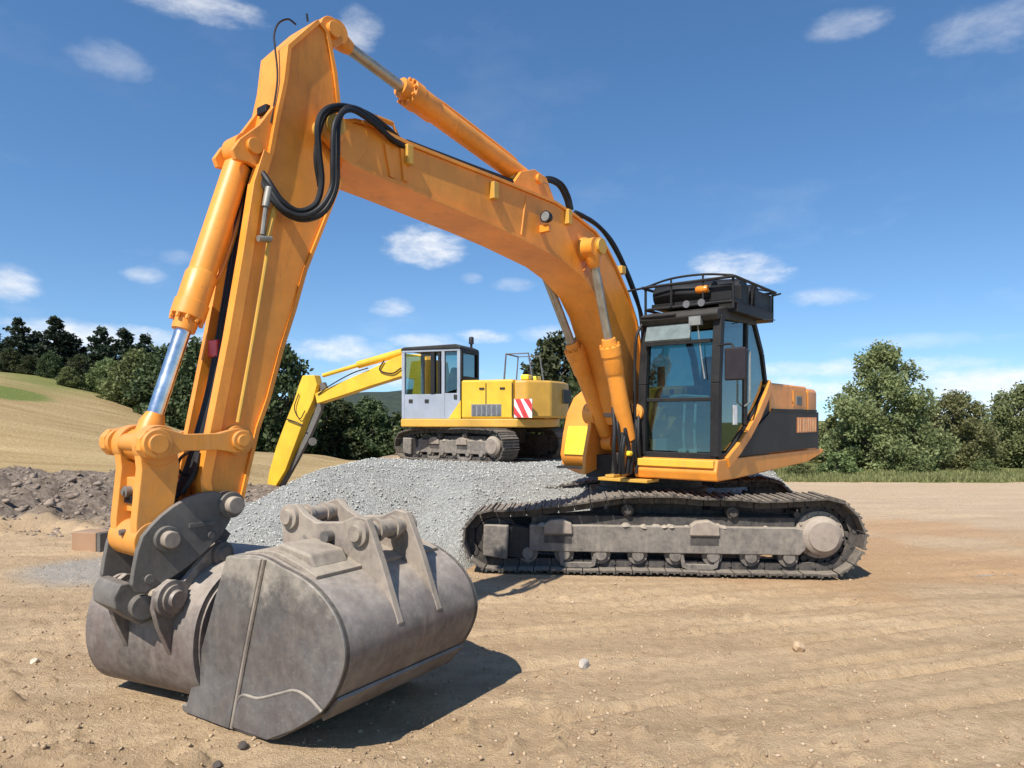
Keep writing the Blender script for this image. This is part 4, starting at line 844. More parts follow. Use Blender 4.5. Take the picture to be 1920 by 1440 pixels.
def terrain_h(x, y):
    x = np.asarray(x, float); y = np.asarray(y, float)
    n1 = fbm(x*.35, y*.35, 1, 4)
    bank = sstep(11.4, 13.8, y + n1*2.2 + .10*np.minimum(x+5, 0))
    z = .78*bank*sstep(5.6, 2.6, x + n1)*sstep(-5.2, -3.2, x + .5*n1) + .20*sstep(11, 19, y)*sstep(-7.5, -9.5, x) - .08*sstep(12, 15, y)*sstep(-4, -5, x)*sstep(-9, -7.5, x)
    dg = sstep(10.6, 12.2, y + n1*2)*sstep(20.5, 19, y)*sstep(-2.8, -4.2, x)
    z = z + dg*(fbm(x*1.1, y*.9, 9, 4)*.40*sstep(-6.0, -9, x) + np.maximum(fbm(x*3.2, y*2.2, 10, 4), -.12)*.75*sstep(-5.2, -8, x) + fbm(x*4, y*4, 12, 3)*.15 + .12*sstep(-7, -9, x))
    # hill to the left
    hill = 5.7*sstep(8.5, 47, -x)
    yc = 30 + 1.05*np.maximum(-x-13, 0); yc = np.minimum(yc, 62)
    hill = hill*sstep(17, 30, y)
    z = z + hill - .10*np.maximum(y-yc, 0)*sstep(0, 8, y-yc)*(x < 8)*(1-sstep(60, 140, y)*.7)
    # right side falls very gently away
    z = z - .018*np.maximum(y-20, 0)*sstep(3, 9, x)*sstep(120, 60, y) - .9*sstep(60, 200, y)
    # loose soil, ruts swept along one direction, machine marks near the camera
    near = sstep(24, 8, y)
    u, v = x*.948 + y*.317, -x*.317 + y*.948
    rut = fbm(u*.20, v*2.0, 21, 3)*.085 + fbm(u*.5, v*6.5, 23, 2)*.034
    clod = fbm(x*5.5, y*5.5, 31, 4)*.055*(.35 + 1.3*sstep(-.05, .25, fbm(x*.5, y*.5, 33, 3)))
    lump = np.maximum(fbm(x*8, y*8, 41, 3)-.05, 0)*.34*sstep(5.8, 3.2, y + .30*x) + np.maximum(fbm(x*9, y*9, 43, 3)-.10, 0)*.16*sstep(.0, .18, fbm(x*.6, y*.6, 44, 2))
    flat = sstep(24, 14, y)
    vv = v + .012*(u-2)**2 + fbm(u*.5, v*.5, 26, 2)*.25
    grooves = 0
    for v0, wd, dp in ((3.05,.05,.030),(3.35,.06,.026),(3.9,.045,.034),(4.22,.05,.030),(4.75,.06,.03),(5.1,.05,.024),(5.55,.07,.03),(5.95,.06,.026),(2.55,.05,.03),(2.2,.05,.026),(6.4,.08,.026)):
        g_ = (vv-v0)/wd; brk = sstep(-.10, .12, fbm(u*.6+v0*7, v0*3+vv*.3, 27, 3))
        grooves = grooves + dp*brk*(-np.exp(-g_*g_) + .75*np.exp(-(g_-1.9)**2) + .6*np.exp(-(g_+1.9)**2))
    grooves = grooves*sstep(-1.6, .3, x + .35*(y-4))*(1 + 1.2*fbm(x*6, y*6, 28, 3))
    rut = rut + grooves
    z = z + (rut*1.05 + clod*.9 + lump)*near*flat + fbm(x*.25, y*.25, 51, 3)*.07*flat
    u2, v2 = x*.70 + y*.71, -x*.71 + y*.70                 # grouser marks, lower left
    z = z + .022*np.sin(v2*19 + fbm(x*2, y*2, 71, 3)*6)*sstep(-.4, -1.0, x)*sstep(4.3, 3.7, y)*(fbm(x*1.7, y*1.7, 72, 2) > -.06)
    return z
def level(x, y, z):
    """pressed flat under what stands on it"""
    x = np.asarray(x, float); y = np.asarray(y, float)
    m = sstep(2.9, 2.3, np.abs(x-1.9))*sstep(2.1, 1.5, np.abs(y-9.5))*0
    tx = (x-TC[0])*Dv[0] + (y-TC[1])*Dv[1]; ty = (x-TC[0])*Av[0] + (y-TC[1])*Av[1]
    m = sstep(2.9, 2.1, np.abs(tx))*np.maximum(sstep(.75, .35, np.abs(ty-1.195)), sstep(.75, .35, np.abs(ty+1.195)))
    z = z*(1-m) + (-.012 + .2*fbm(x*6, y*6, 61, 3)*.05)*m
    s = (x-SP0.x)*SPD.x + (y-SP0.y)*SPD.y; a = (x-SP0.x)*SA.x + (y-SP0.y)*SA.y
    m = sstep(-.45, .0, s)*sstep(1.6, 1.2, s)*sstep(-.4, .0, a)*sstep(1.6, 1.15, a)
    z = z*(1-m) + (-.006 + .3*fbm(x*9, y*9, 62, 3)*.04)*m
    cb_ = EB.w(-.45, -.1, 0); m = sstep(1.1, .7, np.hypot(x-cb_.x, y-cb_.y)); z = z*(1-m) + (-.012)*m
    return z
def axis_pts(lo, hi, fine, fl, fh, grow):
    p = list(np.arange(fl, fh, fine)); d = fine; v = p[-1]
    while v < hi: d *= grow; v += d; p.append(v)
    d = fine; v = fl; q_ = []
    while v > lo: d *= grow; v -= d; q_.append(v)
    return np.array(q_[::-1] + p)
xs = axis_pts(-420, 420, .030, -4.2, 5.2, 1.030)
ys = [.2, .9, 1.6, 2.0]
while ys[-1] < 900: ys.append(ys[-1] + max(.022, .0072*(ys[-1]-.4)) * (1 if ys[-1] < 70 else 2.5))
ys = np.array(ys)
XX, YY = np.meshgrid(xs, ys)
ZZ = level(XX, YY, terrain_h(XX, YY))
def grid_mesh(name, X, Y, Z, keep, mat, attrs=None):
    ny, nx = X.shape
    idx = np.arange(nx*ny).reshape(ny, nx)
    q_ = np.stack([idx[:-1,:-1], idx[:-1,1:], idx[1:,1:], idx[1:,:-1]], -1)[keep]
    used = np.unique(q_); remap = -np.ones(nx*ny, int); remap[used] = np.arange(len(used))
    V = np.stack([X.ravel(), Y.ravel(), Z.ravel()], -1)[used]; Q = remap[q_]
    me = bpy.data.meshes.new(name); me.vertices.add(len(V)); me.vertices.foreach_set('co', V.ravel())
    me.loops.add(Q.size); me.loops.foreach_set('vertex_index', Q.ravel().astype(np.int32))
    me.polygons.add(len(Q)); me.polygons.foreach_set('loop_start', np.arange(0, Q.size, 4).astype(np.int32))
    me.polygons.foreach_set('use_smooth', np.ones(len(Q), bool)); me.update()
    for k, a in (attrs or {}).items():
        at = me.attributes.new(k, 'FLOAT', 'POINT'); at.data.foreach_set('value', a.ravel()[used].astype(np.float32))
    me.materials.append(mat); o = bpy.data.objects.new(name, me); COL.objects.link(o); return o
def attr(nt, n): a = N(nt, 'ShaderNodeAttribute'); a.attribute_name = n; return a.outputs['Fac']

# dirt
m, nt, out_ = new_mat('dry_dirt'); co = objco(nt)
mp = N(nt, 'ShaderNodeMapping'); mp.inputs['Rotation'].default_value = (0, 0, R(-18.5)); mp.inputs['Scale'].default_value = (.16, 1.1, 1); nt.links.new(co, mp.inputs['Vector'])
n1, n2, n3, n4 = noise(nt, co, .45, 5, .6), noise(nt, co, 9, 8, .72), noise(nt, mp.outputs[0], 2.0, 6, .62), noise(nt, co, 60, 5, .75)
c = mixc(nt, ramp(nt, n3, [(.32, 0.), (.68, 1.)]), (.46, .316, .182), (.73, .528, .315))
c = mixc(nt, ramp(nt, n1, [(.42, 0.), (.66, .55)]), c, (.60, .42, .235))
c = mixc(nt, ramp(nt, n2, [(.46, 0.), (.78, .75)]), c, (.33, .21, .115))
c = mixc(nt, ramp(nt, n4, [(.60, 0.), (.74, .5)]), c, (.64, .47, .30))
c = mixc(nt, attr(nt, 'pale'), c, mixc(nt, n2, (.46, .345, .235), (.66, .52, .38)))
c = mixc(nt, attr(nt, 'clay'), c, mixc(nt, n2, (.42, .22, .10), (.60, .36, .18)))
c = mixc(nt, attr(nt, 'grit'), c, mixc(nt, ramp(nt, n4, [(.4, 0.), (.6, 1.)]), (.30, .28, .24), (.46, .44, .40)))
c = mixc(nt, attr(nt, 'dug'), c, mixc(nt, ramp(nt, n2, [(.35, 0.), (.65, 1.)]), (.115, .085, .062), (.34, .27, .205)))
p = N(nt, 'ShaderNodeBsdfPrincipled'); p.inputs['Roughness'].default_value = .95; p.inputs['Specular IOR Level'].default_value = .15
nt.links.new(c, p.inputs['Base Color'])
hh = math_(nt, 'ADD', math_(nt, 'MULTIPLY', n2, .8), math_(nt, 'MULTIPLY', n4, .45))
nt.links.new(bump(nt, hh, 1.0, .06), p.inputs['Normal']); nt.links.new(p.outputs[0], out_.inputs[0]); MAT_DIRT = m
# stubble field
m, nt, out_ = new_mat('stubble'); co = objco(nt)
mp = N(nt, 'ShaderNodeMapping'); mp.inputs['Rotation'].default_value = (0, 0, R(-12)); mp.inputs['Scale'].default_value = (.07, 1.0, 1); nt.links.new(co, mp.inputs['Vector'])
n1, n2, n3 = noise(nt, mp.outputs[0], .9, 6, .6), noise(nt, co, .25, 5, .6), noise(nt, co, 6, 5, .7)
c = mixc(nt, ramp(nt, n1, [(.35, 0.), (.65, 1.)]), (.315, .215, .100), (.46, .335, .170))
c = mixc(nt, ramp(nt, n2, [(.45, 0.), (.7, .6)]), c, (.38, .26, .12))
c = mixc(nt, ramp(nt, n3, [(.5, 0.), (.8, .5)]), c, (.33, .24, .11))
g = mixc(nt, ramp(nt, n3, [(.3, 0.), (.7, 1.)]), (.095, .13, .030), (.22, .24, .065))
c = mixc(nt, attr(nt, 'green'), c, g)
p = N(nt, 'ShaderNodeBsdfPrincipled'); p.inputs['Roughness'].default_value = .95; p.inputs['Specular IOR Level'].default_value = .1
nt.links.new(c, p.inputs['Base Color']); nt.links.new(bump(nt, n3, .8, .12), p.inputs['Normal']); nt.links.new(p.outputs[0], out_.inputs[0]); MAT_FIELD = m
# verge grass
m, nt, out_ = new_mat('verge_grass'); co = objco(nt)
n1, n2 = noise(nt, co, .5, 5, .65), noise(nt, co, 5, 6, .7)
c = mixc(nt, ramp(nt, n1, [(.35, 0.), (.65, 1.)]), (.085, .11, .028), (.19, .19, .065)); c = mixc(nt, ramp(nt, n2, [(.45, 0.), (.75, .8)]), c, (.26, .23, .10))
p = N(nt, 'ShaderNodeBsdfPrincipled'); p.inputs['Roughness'].default_value = .95; p.inputs['Specular IOR Level'].default_value = .1
nt.links.new(c, p.inputs['Base Color']); nt.links.new(bump(nt, n2, .8, .12), p.inputs['Normal']); nt.links.new(p.outputs[0], out_.inputs[0]); MAT_GRASS = m

nz = fbm(XX*.4, YY*.4, 81, 4)
kx = XX
fieldm = (YY > 19.6 + nz*1.6) & (XX < 1.5 + .0*YY + nz*2)
vergem = (YY > 19.6 + nz*1.6) & ~fieldm
clay = sstep(.02, .22, fbm(XX*.6, YY*.6, 91, 3) + .20*sstep(6.6, 8.2, YY)*sstep(-.5, 1.5, XX)*sstep(14, 9, YY))*.55*sstep(20, 12, YY)*sstep(-3.5, -1, XX)*sstep(5.2, 7.0, YY)
dug = sstep(10.6, 12.0, YY + nz*2.4)*sstep(-2.6, -4.0, XX + nz)
pale = sstep(8.0, 12.0, YY + nz*4)*sstep(1.0, 6, XX + nz*3)*.45
grit = sstep(.9, .4, np.hypot((XX+4.6)/1.6, (YY-8.3)/1.0) + nz)*.8
green = np.maximum(sstep(1.0, .8, np.hypot((XX+30)/4.0, (YY-39)/4.6)*(1+.2*nz)), sstep(-8, -2, YY - (30 + 1.05*np.maximum(-XX-13, 0)) + nz*5)*sstep(-26, -34, XX)*.8)
green = np.maximum(green, sstep(34, 40, YY + nz*6)*sstep(-20, -8, XX)*.8)
qm = lambda a: (a[:-1,:-1] & a[1:,1:])
gk = ~(qm(fieldm) | qm(vergem))
o = grid_mesh('ground', XX, YY, ZZ, gk, MAT_DIRT, {'clay': clay, 'dug': dug, 'grit': grit, 'pale': pale}); tag(o, 'bare tan dirt of the building site', kind='structure')
o = grid_mesh('field', XX, YY, ZZ, qm(fieldm), MAT_FIELD, {'green': green}); tag(o, 'pale stubble field rising to the left', kind='structure')
o = grid_mesh('grass_land', XX, YY, ZZ, qm(vergem), MAT_GRASS); tag(o, 'rough grass beyond the dirt', kind='structure')

# gravel heap
m, nt, out_ = new_mat('grey_gravel'); co = objco(nt)
vo = N(nt, 'ShaderNodeTexVoronoi'); vo.inputs['Scale'].default_value = 42; nt.links.new(co, vo.inputs['Vector'])
vo2 = N(nt, 'ShaderNodeTexVoronoi'); vo2.inputs['Scale'].default_value = 42; vo2.feature = 'DISTANCE_TO_EDGE'; nt.links.new(co, vo2.inputs['Vector'])
sp_ = N(nt, 'ShaderNodeSeparateColor'); nt.links.new(vo.outputs['Color'], sp_.inputs[0])
c = ramp(nt, sp_.outputs[0], [(0., (.34, .33, .29)), (.5, (.44, .43, .38)), (1., (.53, .52, .46))])
c = mixc(nt, ramp(nt, noise(nt, co, .8, 5, .6), [(.45, 0.), (.75, .4)]), c, (.40, .36, .28))
p = N(nt, 'ShaderNodeBsdfPrincipled'); p.inputs['Roughness'].default_value = .9; nt.links.new(c, p.inputs['Base Color'])
hgt = math_(nt, 'ADD', vo2.outputs['Distance'], math_(nt, 'MULTIPLY', sp_.outputs[1], .25))
nt.links.new(bump(nt, hgt, 1.0, .05), p.inputs['Normal']); nt.links.new(p.outputs[0], out_.inputs[0]); MAT_GRAVEL = m
gx = np.arange(-6.2, 7.2, .045); gy = np.arange(8.2, 17.6, .05); GX, GY = np.meshgrid(gx, gy)
MH = mound_h(GX, GY); base = level(GX, GY, terrain_h(GX, GY))
stone = np.maximum(vnoise(GX*19, GY*19, 3)-.2, 0)*.022 + fbm(GX*5, GY*5, 4, 3)*.06
GZ = np.maximum(MH, base*0) + stone*sstep(.02, .12, MH) - .05*(MH < .02)
tx = (GX-TC[0])*Dv[0] + (GY-TC[1])*Dv[1]; ty = (GX-TC[0])*Av[0] + (GY-TC[1])*Av[1]
hole = sstep(2.5, 2.1, np.abs(tx))*sstep(-1.75, -1.62, ty)*sstep(-.7, -.85, ty)
GZ = GZ*(1-hole) - .05*hole
over = (GZ > base + .004) & ~((GY > 15.6) & (GZ < .6))
kk = over[:-1,:-1] | over[1:,1:] | over[1:,:-1] | over[:-1,1:]
o = grid_mesh('gravel_heap', GX, GY, GZ, kk, MAT_GRAVEL); tag(o, 'long grey heap of crushed gravel behind the excavator tracks', 'gravel heap', kind='stuff')

# loose stones and clods: many tiny ones as stuff, the few that stand out as things
def pebble_mesh(name, pts, mat, seed, jit=.22, sink=.25):
    rs = np.random.default_rng(seed); base_ = bmesh.new(); bmesh.ops.create_icosphere(base_, subdivisions=1, radius=1)
    bv = np.array([v.co[:] for v in base_.verts]); bf = np.array([[v.index for v in f.verts] for f in base_.faces]); base_.free()
    V, F_ = [], []
    for k, (x, y, z, r) in enumerate(pts):
        s = rs.uniform(.6, 1.25, 3)*np.array([1, 1, .7]); v = bv*(1+rs.uniform(-jit, jit, (len(bv), 1)))*s*r
        a = rs.uniform(0, 6.28); ca, sa = math.cos(a), math.sin(a)
        v = np.stack([v[:,0]*ca-v[:,1]*sa, v[:,0]*sa+v[:,1]*ca, v[:,2]], -1) + np.array([x, y, z + r*sink])
        V.append(v); F_.append(bf + k*len(bv))
    V = np.concatenate(V); F_ = np.concatenate(F_)
    me = bpy.data.meshes.new(name); me.vertices.add(len(V)); me.vertices.foreach_set('co', V.ravel()); me.loops.add(F_.size)
    me.loops.foreach_set('vertex_index', F_.ravel().astype(np.int32)); me.polygons.add(len(F_)); me.polygons.foreach_set('loop_start', np.arange(0, F_.size, 3).astype(np.int32)); me.update()
    me.materials.append(mat); o = bpy.data.objects.new(name, me); COL.objects.link(o); return o
m, nt, out_ = new_mat('stones'); gi = N(nt, 'ShaderNodeNewGeometry')
c = ramp(nt, gi.outputs['Random Per Island'], [(0, (.20, .13, .075)), (.4, (.36, .245, .14)), (.9, (.50, .37, .22)), (1, (.58, .48, .36))])
c = mixc(nt, noise(nt, objco(nt), 30, 4, .7), c, (.36, .26, .16)); p = N(nt, 'ShaderNodeBsdfPrincipled'); p.inputs['Roughness'].default_value = .95; nt.links.new(c, p.inputs['Base Color']); nt.links.new(p.outputs[0], out_.inputs[0]); MAT_STONE = m
m, nt, out_ = new_mat('clods'); gi = N(nt, 'ShaderNodeNewGeometry')
c = mixc(nt, noise(nt, objco(nt), 14, 5, .7), ramp(nt, gi.outputs['Random Per Island'], [(0, (.15, .11, .08)), (1, (.36, .28, .21))]), (.24, .185, .14)); p = N(nt, 'ShaderNodeBsdfPrincipled'); p.inputs['Roughness'].default_value = .95; nt.links.new(c, p.inputs['Base Color']); nt.links.new(p.outputs[0], out_.inputs[0]); MAT_CLOD = m
n = 24000; Yp = 2.3 + 8.5*RNG.random(n)**1.9; Xp = (RNG.random(n)*1.62-.81)*Yp; Rp = .0035 + .015*RNG.random(n)**7
keepm = (fbm(Xp*.7, Yp*.7, 15, 3) + .25*RNG.random(n) + .12*(Xp < -.5) > .06) | (RNG.random(n) < .22)
Xp, Yp, Rp = Xp[keepm], Yp[keepm], Rp[keepm]; Zp = level(Xp, Yp, terrain_h(Xp, Yp))
o = pebble_mesh('pebbles', list(zip(Xp, Yp, Zp, Rp)), MAT_STONE, 4); tag(o, 'small stones and crumbs of soil scattered over the dirt', kind='stuff')
n = 2600; Yc = 10.6 + 8.5*RNG.random(n); Xc = -.50*Yc - 1.5 + (RNG.random(n)-.5)*.62*Yc; Zc = level(Xc, Yc, terrain_h(Xc, Yc)); mc = (Xc < -4.6) & (mound_h(Xc, Yc) < .03)
o = pebble_mesh('clods', list(zip(Xc[mc], Yc[mc], Zc[mc], (.022 + .085*RNG.random(n)**4)[mc])), MAT_CLOD, 9, .42, -.1); tag(o, 'clods of dug earth along the low bank at the left', kind='stuff')
n = 14000; Xg = RNG.random(n)*11-5.6; Yg = 8.8 + 5.6*RNG.random(n); Hg = mound_h(Xg, Yg); mk = (Hg > .03)
txg = (Xg-TC[0])*Dv[0] + (Yg-TC[1])*Dv[1]; tyg = (Xg-TC[0])*Av[0] + (Yg-TC[1])*Av[1]; mk &= ~((np.abs(txg) < 2.5) & (tyg < -.7))
Xg, Yg, Hg = Xg[mk], Yg[mk], Hg[mk]
m, nt, out_ = new_mat('gravel_stones'); gi = N(nt, 'ShaderNodeNewGeometry'); c = ramp(nt, gi.outputs['Random Per Island'], [(0, (.33, .32, .285)), (.6, (.43, .42, .375)), (1, (.52, .51, .45))])
p = N(nt, 'ShaderNodeBsdfPrincipled'); p.inputs['Roughness'].default_value = .9; nt.links.new(c, p.inputs['Base Color']); nt.links.new(p.outputs[0], out_.inputs[0]); MAT_GSTONE = m
o = pebble_mesh('gravel', list(zip(Xg, Yg, Hg + .02, .008 + .016*RNG.random(len(Xg))**3)), MAT_GSTONE, 6); tag(o, 'loose chippings on the gravel heap', kind='stuff')

def ground_z(x, y): return float(level(np.array([x]), np.array([y]), terrain_h(np.array([x]), np.array([y])))[0])
def rock(name, px, py, r, mat, label, seed, flat=.75):
    Y = CAMH*FPX/(py-HY); X = (px-CX)*Y/FPX; z = ground_z(X, Y)
    bm = bmesh.new(); bmesh.ops.create_icosphere(bm, subdivisions=3, radius=1); rs = random.Random(seed)
    pl_ = [(Vector((rs.gauss(0,1), rs.gauss(0,1), rs.gauss(0,1))).normalized(), rs.uniform(.55,.85)) for _ in range(11)]
    for v in bm.verts:
        for nn, d in pl_:
            t = v.co.dot(nn)
            if t > d: v.co -= nn*(t-d)
        v.co = Vector((v.co.x*1.15*r, v.co.y*r, v.co.z*flat*r))
    me = bpy.data.meshes.new(name); bm.to_mesh(me); bm.free(); me.materials.append(mat)
    o = bpy.data.objects.new(name, me); COL.objects.link(o); o.location = (X, Y, z + r*flat*.45); o.rotation_euler = (0, 0, rs.uniform(0, 6)); tag(o, label, 'stone')
M['white_stone'] = plain('white_stone', (.42, .365, .30), .9); M['tan_stone'] = plain('tan_stone', (.48, .34, .20), .9); M['dark_stone'] = plain('dark_stone', (.07, .055, .045), .9); M['pale_stone'] = plain('pale_stone', (.55, .46, .34), .9)
rock('stone', 1095, 1249, .050, M['white_stone'], 'pale whitish stone lying alone on the dirt right of the loose bucket', 1)
rock('stone', 1495, 1216, .055, M['tan_stone'], 'blocky tan stone half sunk in the dirt below the excavator tracks', 2, .9)
rock('stone', 455, 1400, .032, M['dark_stone'], 'small dark clod just below the lower lip of the loose bucket', 3)
rock('stone', 408, 1434, .028, M['dark_stone'], 'dark clod at the bottom edge below the loose bucket', 4)
rock('stone', 66, 1239, .036, M['pale_stone'], 'pale stone on the dirt left of the curled bucket', 5)
# sawn timber block at the left
b = MB(); yb = CAMH*FPX/(1035-HY); xb = (160-CX)*yb/FPX; zb_ = ground_z(xb, yb) - .02
wf = lambda a, c, z: Vector((xb + a*.97 + c*.24, yb - a*.24 + c*.97, zb_ + z))
b.box(wf, -.22, .18, -.01, .30, 0, .27); blk_ = b.build('timber_block', M['wood'], None, bevel=.012)
tag(blk_, 'squared block of timber lying on the dirt left of the buckets', 'timber')
b = MB(); b.box(wf, .185, .24, .0, .29, .01, .26); b.build('dark_end', M['coupler'], None); e_ = bpy.context.scene.objects['dark_end']; attach(e_, blk_)

# ------------------------------------------------------------------ trees
def leaf_mat(name, c0, c1, tr=.25):
    m, nt, out = new_mat(name); g = N(nt, 'ShaderNodeNewGeometry'); oi = N(nt, 'ShaderNodeObjectInfo')
    c = mixc(nt, g.outputs['Random Per Island'], c0, c1)
    c = mixc(nt, ramp(nt, noise(nt, objco(nt), .9, 3, .6), [(.35, 0.), (.7, .5)]), c, tuple(x*.62 for x in c0))
    hs = N(nt, 'ShaderNodeHueSaturation'); nt.links.new(c, hs.inputs['Color']); nt.links.new(math_(nt, 'ADD', math_(nt, 'MULTIPLY', oi.outputs['Random'], .05), .475), hs.inputs['Hue']); nt.links.new(math_(nt, 'ADD', math_(nt, 'MULTIPLY', oi.outputs['Random'], .4), .8), hs.inputs['Value'])
    d = N(nt, 'ShaderNodeBsdfPrincipled'); d.inputs['Roughness'].default_value = .6; d.inputs['Specular IOR Level'].default_value = .25; nt.links.new(hs.outputs[0], d.inputs['Base Color'])
    t = N(nt, 'ShaderNodeBsdfTranslucent'); nt.links.new(hs.outputs[0], t.inputs[0]); mx = N(nt, 'ShaderNodeMixShader'); mx.inputs[0].default_value = tr
    nt.links.new(d.outputs[0], mx.inputs[1]); nt.links.new(t.outputs[0], mx.inputs[2]); nt.links.new(mx.outputs[0], out.inputs[0]); return m
LEAF = leaf_mat('leaves', (.150, .175, .065), (.36, .375, .165), .4); LEAF_DARK = leaf_mat('dark_leaves', (.042, .060, .024), (.115, .135, .052), .25)
PINE = leaf_mat('pine_needles', (.016, .028, .016), (.045, .062, .030), .08); LEAF_MID = leaf_mat('mid_leaves', (.105, .135, .045), (.26, .285, .11), .35)
BARK = plain('bark', (.09, .07, .05), .95)
def leaf_cloud(clumps, size, rs, per=None, up=.3):
    """leaf-sized quads through the volume of each (centre, radii, count) clump"""
    C = []
    for (c, r, n) in clumps:
        d = rs.normal(size=(n, 3)); d /= np.linalg.norm(d, axis=1, keepdims=True); rad = rs.random((n, 1))**.45
        C.append(np.array(c) + d*rad*np.array(r)*(1+.25*rs.normal(size=(n, 1))*.6))
    C = np.concatenate(C); n = len(C)
    a = rs.normal(size=(n, 3)) + np.array([0, 0, up]); a /= np.linalg.norm(a, axis=1, keepdims=True)
    t = np.cross(a, rs.normal(size=(n, 3))); t /= np.linalg.norm(t, axis=1, keepdims=True); w = np.cross(a, t)
    s = size*(.55 + .9*rs.random((n, 1)))
    V = np.stack([C - t*s, C + w*s*.55, C + t*s, C - w*s*.55], 1).reshape(-1, 3)
    Q = np.arange(4*n).reshape(n, 4); return V, Q
def quads(name, V, Q, mat):
    me = bpy.data.meshes.new(name); me.vertices.add(len(V)); me.vertices.foreach_set('co', V.ravel()); me.loops.add(Q.size)
    me.loops.foreach_set('vertex_index', Q.ravel().astype(np.int32)); me.polygons.add(len(Q)); me.polygons.foreach_set('loop_start', np.arange(0, Q.size, 4).astype(np.int32)); me.update(); me.materials.append(mat); return me
def tree_kind(kind, seed, h, w, nleaf, size, mat, bare=.15, top=.5):
    """returns (crown mesh, trunk mesh): main limbs carry clumps, clumps carry leaves"""
    rs = np.random.default_rng(seed); rd = random.Random(seed); b = MB(); clumps = []
    if kind == 'pine':
        b.tube([(0,0,-.3), (.05*h*rd.uniform(-1,1),0,h*.5), (0,0,h*.97)], [.028*h,.02*h,.008*h], 8)
        nl = 15
        for k in range(nl):
            z = h*(.22 + .78*k/nl) + rd.uniform(-.1,.1); rr = w*.5*(1.02-(k/nl)**1.3*.80)*rd.uniform(.55,1.15); m_ = rd.randint(2, 5)
            for j in range(m_):
                a = rd.uniform(0, 6.28); e = (math.cos(a)*rr*.65, math.sin(a)*rr*.65, z+.10*rr)
                b.tube([(0,0,z-.2*rr), e], .008*h, 5, 0); clumps.append((e, (rr*.52, rr*.52, h*.05), 0))
        clumps.append(((0,0,h*.97), (w*.07,w*.07,h*.05), 0))
    else:
        tr = rd.uniform(-.1,.1)*w; b.tube([(0,0,-.3), (tr*.5,0,h*bare), (tr,0,h*.45), (0,0,h*.8)], [.040*h,.030*h,.022*h,.01*h], 9)
        nb = 90 if kind == 'big' else 44
        for k in range(nb):
            u = ((k+.5)/nb)**1.2; z = h*(bare + (1-bare)*u); env = math.sin(math.pi*min(1, (.12+.88*u)**.85))**.6 if top >= .5 else min(1, (u+.25)/.4)*(1-u**1.7)**.62+.06
            a = k*2.4 + rd.uniform(-.4,.4); rr = w*.5*env*rd.uniform(.35,.95); e = (math.cos(a)*rr, math.sin(a)*rr, z)
            if k % 2 == 0: b.tube([(tr*.7,0,max(h*.12, z-rr*.9)), (e[0]*.6,e[1]*.6,z-rr*.25), e], .010*h, 5, 3)
            cr = w*rd.uniform(.08,.19)*(1.1-.45*u); clumps.append((e, (cr, cr, cr*rd.uniform(.65,.95)), 0))
    vol = [c[1][0]*c[1][2] for c in clumps]; tot = sum(vol); clumps = [(c[0], c[1], max(12, int(nleaf*v/tot))) for c, v in zip(clumps, vol)]
    V, Q = leaf_cloud(clumps, size, rs); me = quads('crown', V, Q, mat)
    t = b.build('trunk', BARK); tm = t.data; bpy.data.objects.remove(t); return me, tm
def plant_tree(name, kind, x, y, s, rz, label, cat, group=None, z=None, sx=1):
    e = empty(name, (x, y, ground_z(x, y)-.05 if z is None else z)); e.rotation_euler = (0, 0, rz); e.scale = (s*sx, s*sx, s)
    tag(e, label, cat, group)
    for nm, me in zip(('crown', 'trunk'), kind):
        o = bpy.data.objects.new(nm, me); COL.objects.link(o); o.parent = e
    return e
def at(px, Y): return (px-CX)*Y/FPX
KBIG = tree_kind('big', 1, 5.0, 4.5, 30000, .070, LEAF, .04, .45)
KBIG2 = tree_kind('big', 2, 4.2, 4.8, 24000, .08, LEAF, .04, .5)
KMID = tree_kind('round', 3, 4.0, 4.0, 7000, .12, LEAF_MID, .05, .5)
KDARK = tree_kind('big', 4, 7.0, 6.2, 11000, .17, LEAF_DARK, .06, .5)
KDARK2 = tree_kind('round', 5, 6.0, 6.4, 8000, .18, LEAF_DARK, .04, .5)
KGREEN = tree_kind('big', 6, 5.5, 6.0, 8000, .17, LEAF_MID, .04, .5)
KPINE = tree_kind('pine', 7, 8.5, 4.2, 5200, .17, PINE)
KPINE2 = tree_kind('pine', 8, 8.0, 5.0, 5200, .17, PINE)
KBUSH = tree_kind('round', 9, 1.3, 2.0, 3000, .065, LEAF_MID, .02, .5)
def top_at(kind_h, Y, py): return (CAMH - (py-HY)*Y/FPX)
def put(name, kind, h, px, Y, ytop, label, cat='tree', rz=0, sx=1, group=None):
    x = at(px, Y); zg = ground_z(x, Y)-.05; zt_ = CAMH - (ytop-HY)*Y/FPX
    plant_tree(name, kind, x, Y, (zt_-zg)/h, rz, label, cat, group, zg, sx)
# right-hand row
put('broadleaf_tree', KBIG, 5.0, 1652, 25.5, 655, 'tallest leafy green tree right of the big excavator, crown narrowing to the top', rz=.5, sx=1.0)
put('broadleaf_tree', KBIG2, 4.2, 1790, 27, 742, 'rounded green tree next right of the tallest leafy tree', rz=1.0, sx=.95)
put('broadleaf_tree', KBIG2, 4.2, 1925, 28, 728, 'green tree cut by the right edge of the picture', rz=2.4, sx=1.0)
put('broadleaf_tree', KMID, 4.0, 1582, 28, 772, 'low green tree just behind the rear of the big excavator', rz=.2, sx=1.1)
put('broadleaf_tree', KMID, 4.0, 1858, 31, 790, 'low dark tree in the gap between two rounded trees at the right', rz=3.2, sx=1.3)
put('bush', KBUSH, 1.3, 1500, 22.5, 868, 'low bush under the overhanging rear of the big excavator', 'bush', .3, 1.5)
put('bush', KBUSH, 1.3, 1572, 23, 850, 'bush at the foot of the tallest leafy tree, on its left', 'bush', 1.3, 1.2)
